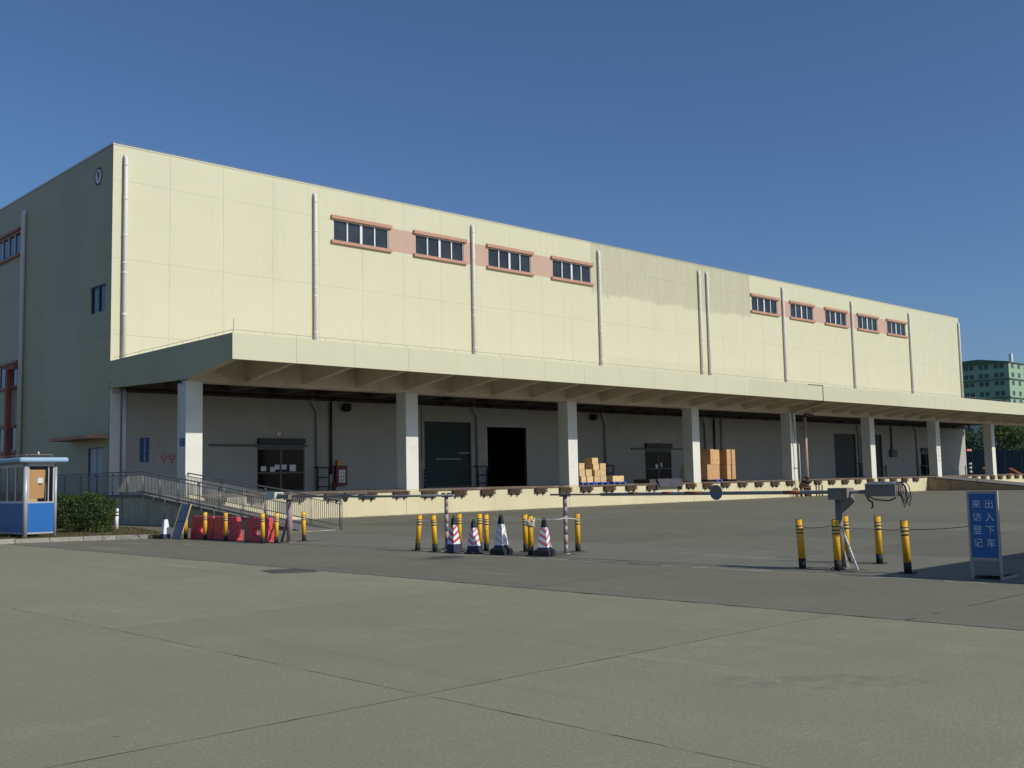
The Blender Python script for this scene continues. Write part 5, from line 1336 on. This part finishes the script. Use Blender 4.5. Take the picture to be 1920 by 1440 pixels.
# ---- hedge bush beside the booth
def leafy(name, label, cat, centre, pts_fn, n, size, mat, stems, group=None):
    o = thing(name, centre, label, cat, group)
    m = MB(); rr = random.Random(sum(ord(c_)*(i_+1) for i_, c_ in enumerate(label)) % 9999)
    for i in range(n):
        p = pts_fn(rr); s_ = size*rr.uniform(0.6, 1.3)
        a = Vector((rr.gauss(0, 1), rr.gauss(0, 1), rr.gauss(0, 0.8)))
        if a.length < 1e-3: continue
        a.normalize(); b_ = a.orthogonal().normalized(); t = rr.uniform(0, 6.28); c_ = a.cross(b_)
        u = b_*math.cos(t)+c_*math.sin(t); v = a.cross(u)
        k = len(m.v); m.v += [tuple(p-u*s_), tuple(p+v*s_*0.42), tuple(p+u*s_), tuple(p-v*s_*0.42)]; m._f(k, k+1, k+2, k+3)
    f = m.build('foliage' if cat != 'tree' else 'crown', mat, o)
    for st in stems:
        s2 = MB(); s2.tube(*st); s2.build('stem' if cat != 'tree' else 'trunk', 'bark', o)
    return o
hc = Vector((14.95, 38.1, 0)); hr = Vector((rt.x, rt.y, 0)).normalized(); hd_ = Vector((-hr.y, hr.x, 0))
def hedge_pt(rr):
    while True:
        u, v, z = rr.uniform(-1, 1), rr.uniform(-1, 1), rr.uniform(0.05, 1.0)
        e = abs(u)**4+abs(v)**4+max(0, (z-0.5)*2)**4
        bumpy = 1.0+0.16*math.sin(u*5+v*3+1)*math.sin(z*7+u*2)+0.08*math.sin(u*13)*math.sin(z*11+v*9)
        if e < bumpy and (e > 0.35 or rr.random() < 0.25):
            p = hc+hr*(u*1.10)+hd_*(v*0.75); w_ = 0.80+0.2*min(1, z*2.2)
            p = hc+(p-hc)*w_; p.z = vz+0.03+z*1.30+0.06*math.sin(u*6)+rr.uniform(-0.02, 0.03); return p
hs = [([tuple(hc+hr*a*0.6+Vector((0, 0, vz-0.02))), tuple(hc+hr*a+hd_*0.1+Vector((0, 0, 0.7)))], [0.035, 0.015], 6) for a in (-0.8, -0.5, -0.1, 0.3, 0.6, 0.85)]
leafy('hedge_bush', 'clipped dark green hedge bush between the booth and the white post', 'bush', tuple(hc+Vector((0, 0, vz))), hedge_pt, 9000, 0.048, 'leaf_bush', hs)
lc2 = Vector((15.15, 36.95, 0))
def low_pt(rr):
    a = rr.uniform(0, 6.28); r_ = 0.42*math.sqrt(rr.random()); return lc2+Vector((r_*math.cos(a), r_*math.sin(a), vz+0.02+rr.uniform(0, 0.26)*(1-r_/0.55)))
leafy('low_shrub', 'low dark shrub in front of the hedge bush', 'shrub', tuple(lc2+Vector((0, 0, vz))), low_pt, 500, 0.045, 'leaf_bush', [([tuple(lc2+Vector((0, 0, vz-0.02))), tuple(lc2+Vector((0.02, 0, 0.3)))], [0.02, 0.01], 5)])

# ================================================================== BACKGROUND
# blue hoarding
fo = thing('blue_fence', (136, 55, 0), 'tall blue sheet metal hoarding beyond the end of the dock', 'fence')
y = 24.0
while y < 96:
    m = MB(); nseg = 8; wd = 1.96/nseg
    for k in range(nseg):
        a = y+wd*k; d = 0.05 if k % 2 else 0.0
        m.box(136-d, 136.04-d, a, a+wd*0.99, 0.05, 4.2)
    m.build('sheet_panel', 'fence_blue', fo); y += 2.0
for z in (0.5, 2.2, 3.9):
    MB().box(136.05, 136.12, 24, 96, z, z+0.08).build('rail', 'steel_grey', fo)
# trees behind the hoarding
TR = [(140.5, 52.6, 8.4, 3.4), (142, 57.0, 9.0, 3.4), (140.5, 61.3, 8.6, 3.2)]
TL = ['bushy green tree behind the hoarding between the last column and the picture edge', 'dense green tree behind the hoarding straight behind the last column', 'round green tree seen between the warehouse corner and the last column']
for (x, y, h, r_), lab in zip(TR, TL):
    c = Vector((x, y, 0)); lobes = []
    rr0 = random.Random(int(x*10+y))
    for k in range(11):
        a = rr0.uniform(0, 6.28); q = rr0.uniform(0.15, 0.75)*r_
        lobes.append((c+Vector((q*math.cos(a), q*math.sin(a), rr0.uniform(h*0.38, h*0.86))), rr0.uniform(0.32, 0.55)*r_))
    def tp(rr, lobes=lobes):
        l, s_ = lobes[rr.randrange(len(lobes))]
        d = Vector((rr.gauss(0, 1), rr.gauss(0, 1), rr.gauss(0, 1))).normalized()*s_*rr.uniform(0.55, 1.05)
        d.z *= 0.8; return l+d
    st = [([tuple(c+Vector((0, 0, -0.02))), tuple(c+Vector((0.1, 0.1, h*0.3))), tuple(c+Vector((0.0, 0.2, h*0.7)))], [0.22, 0.15, 0.05], 8)]
    st += [([tuple(c+Vector((0.05, 0.05, h*0.3))), tuple(l[0])], [0.09, 0.02], 6) for l in lobes[:5]]
    leafy('broadleaf_tree', lab, 'tree', tuple(c), tp, 2600, 0.20, 'leaf_tree', st, 'trees behind the blue hoarding')
# green tower block
gx, gy, gx1, gy1, gh = 375.0, 145.7, 388.0, 186.0, 39.0
gb_ = thing('tower_block', (gx, gy, 0), 'green rendered tower block rising behind the far end of the canopy', 'building')
wl = MB().box(gx, gx1, gy, gy1, 0, gh).build('wall', 'green_wall', gb_)
m = MB(); m.box(gx-0.5, gx1+0.5, gy-0.5, gy1+0.5, gh, gh+0.35); m.prism([(gy-0.4, gh+0.351), (gy1+0.4, gh+0.351), ((gy+gy1)/2-8, gh+1.9), (gy+10, gh+1.9)], 'x', gx-0.4, gx1+0.4); m.build('roof', 'green_band', gb_)
zl = 33.4; ledges = []
while zl > 3:
    MB().box(gx-0.45, gx1+0.45, gy-0.45, gy1+0.45, zl-0.18, zl+0.18).build('ledge', 'green_band', gb_); ledges.append(zl); zl -= 6.5
MB().box(gx1-7.2, gx1-6.2, gy+1, gy+2, gh+0.36, gh+3.6).build('vent_stack', 'cone_white', gb_)
zrows = [38.0-0.0, 34.9]+[z for L_ in ledges for z in (L_-1.35, L_-4.9) if z > 1]
def far_win(axis, a, z, w_=1.55, h=1.55):
    f = MB()
    if axis == 'x': f.box(gx-0.06, gx-0.001, a-w_/2-0.1, a+w_/2+0.1, z-h/2-0.1, z+h/2+0.1); 
    else: f.box(a-w_/2-0.1, a+w_/2+0.1, gy-0.06, gy-0.001, z-h/2-0.1, z+h/2+0.1)
    wn_ = f.build('window', 'green_pale', gb_)
    for s_ in (-1, 1):
        p = MB(); c = a+s_*w_/4
        if axis == 'x': p.box(gx-0.09, gx-0.0605, c-w_/4+0.06, c+w_/4-0.06, z-h/2, z+h/2)
        else: p.box(c-w_/4+0.06, c+w_/4-0.06, gy-0.09, gy-0.0605, z-h/2, z+h/2)
        p.build('pane', 'far_glass', wn_)
for z in zrows:
    for y in (149.0, 154.3, 159.5, 164.8):
        for d in (-0.95, 0.95): far_win('x', y+d, z)
    for x in (378.2, 383.8): far_win('y', x, z, 2.2)
# annex beside the tower
o = thing('annex_block', (330, 118, 0), 'low pale green annex before the tower block', 'building')
MB().box(330, 372, 118, 178, 0, 17.0).build('wall', 'green_pale', o); MB().box(329.5, 372.5, 117.5, 178.5, 17.0, 17.5).build('parapet', 'green_band', o)
for z in (14.0, 10.2, 6.4):
    for y in range(122, 176, 6): MB().box(329.95, 329.999, y, y+3, z-0.8, z+0.8).build('window', 'far_glass', o)
    for x in range(333, 370, 5): MB().box(x, x+2.4, 117.95, 117.999, z-0.8, z+0.8).build('window', 'far_glass', o)
# rusty steel beyond the dock
RB = [((118.9, 41.5), (124.5, 47.0), 0.1, 1.9, 'long rusty beam rising out of the scrap beyond the dock', 'rust'), ((117.5, 42.0), (122.5, 42.6), 1.0, 1.15, 'orange painted beam lying across the scrap', 'orange'), ((119.5, 40.5), (123.5, 43.5), 0.9, 1.75, 'steep rusty beam at the picture edge', 'rust'), ((120, 39.5), (125, 41), 0.6, 2.1, 'rusty plate girder leaning at the picture edge', 'rust')]
for (p, q, z0, z1, lab, mt) in RB:
    p, q = (p[0]+3.2, p[1]+6.3), (q[0]+3.2, q[1]+6.3)
    o = thing('steel_beam', (p[0], p[1], 0), lab, 'beam', 'scrap steel beyond the dock')
    a, b_ = Vector((p[0], p[1], z0)), Vector((q[0], q[1], z1)); d = (b_-a).normalized(); s_ = Vector((0, 0, 1)).cross(d).normalized()
    for nm, u0, u1, v0, v1 in (('flange', -0.18, 0.18, 0.16, 0.2), ('web', -0.03, 0.03, -0.159, 0.159), ('flange', -0.18, 0.18, -0.2, -0.16)):
        m = MB(); n_ = d.cross(s_)
        P_ = lambda c, u, v: c+s_*u-n_*v
        m.hexa([P_(a, u0, v0), P_(a, u1, v0), P_(b_, u1, v0), P_(b_, u0, v0), P_(a, u0, v1), P_(a, u1, v1), P_(b_, u1, v1), P_(b_, u0, v1)]); m.build(nm, mt, o)
    m = MB(); m.box(a.x-0.3, a.x+0.3, a.y-0.3, a.y+0.3, 0, max(0.05, z0-0.2)); m.build('packing_block', 'timber', o)

# gatehouse outside the frame whose roof shades the visitor sign
gh_ = 3.2; cxg, cyg = 15.62+0.44*gh_, 8.36-1.433*gh_
go = thing('gatehouse', (cxg+3, cyg-3, 0), 'flat roofed gatehouse just outside the picture on the right', 'building')
MB().box(cxg+0.5, cxg+8.0, cyg-6.0, cyg-0.5, 0, 3.0).build('wall', 'cream_plain', go)
MB().box(cxg, cxg+8.5, cyg-6.5, cyg, 3.0, gh_).build('roof', 'col_white', go)
for y in (cyg-2.6, cyg-5.2):
    wn_ = MB().box(cxg+0.44, cxg+0.499, y, y+1.8, 1.0, 2.3).build('window', 'white_frame', go)
    for k in range(2): MB().box(cxg+0.42, cxg+0.4395, y+0.08+0.86*k, y+0.86+0.86*k, 1.08, 2.22).build('pane', 'glass', wn_)
dr = MB().box(cxg+2, cxg+2.9, cyg-0.499, cyg-0.44, 0.02, 2.1).build('door', 'door_grey', go)
MB().box(cxg+2.75, cxg+2.8, cyg-0.4395, cyg-0.40, 1.0, 1.12).build('handle', 'steel_grey', dr)
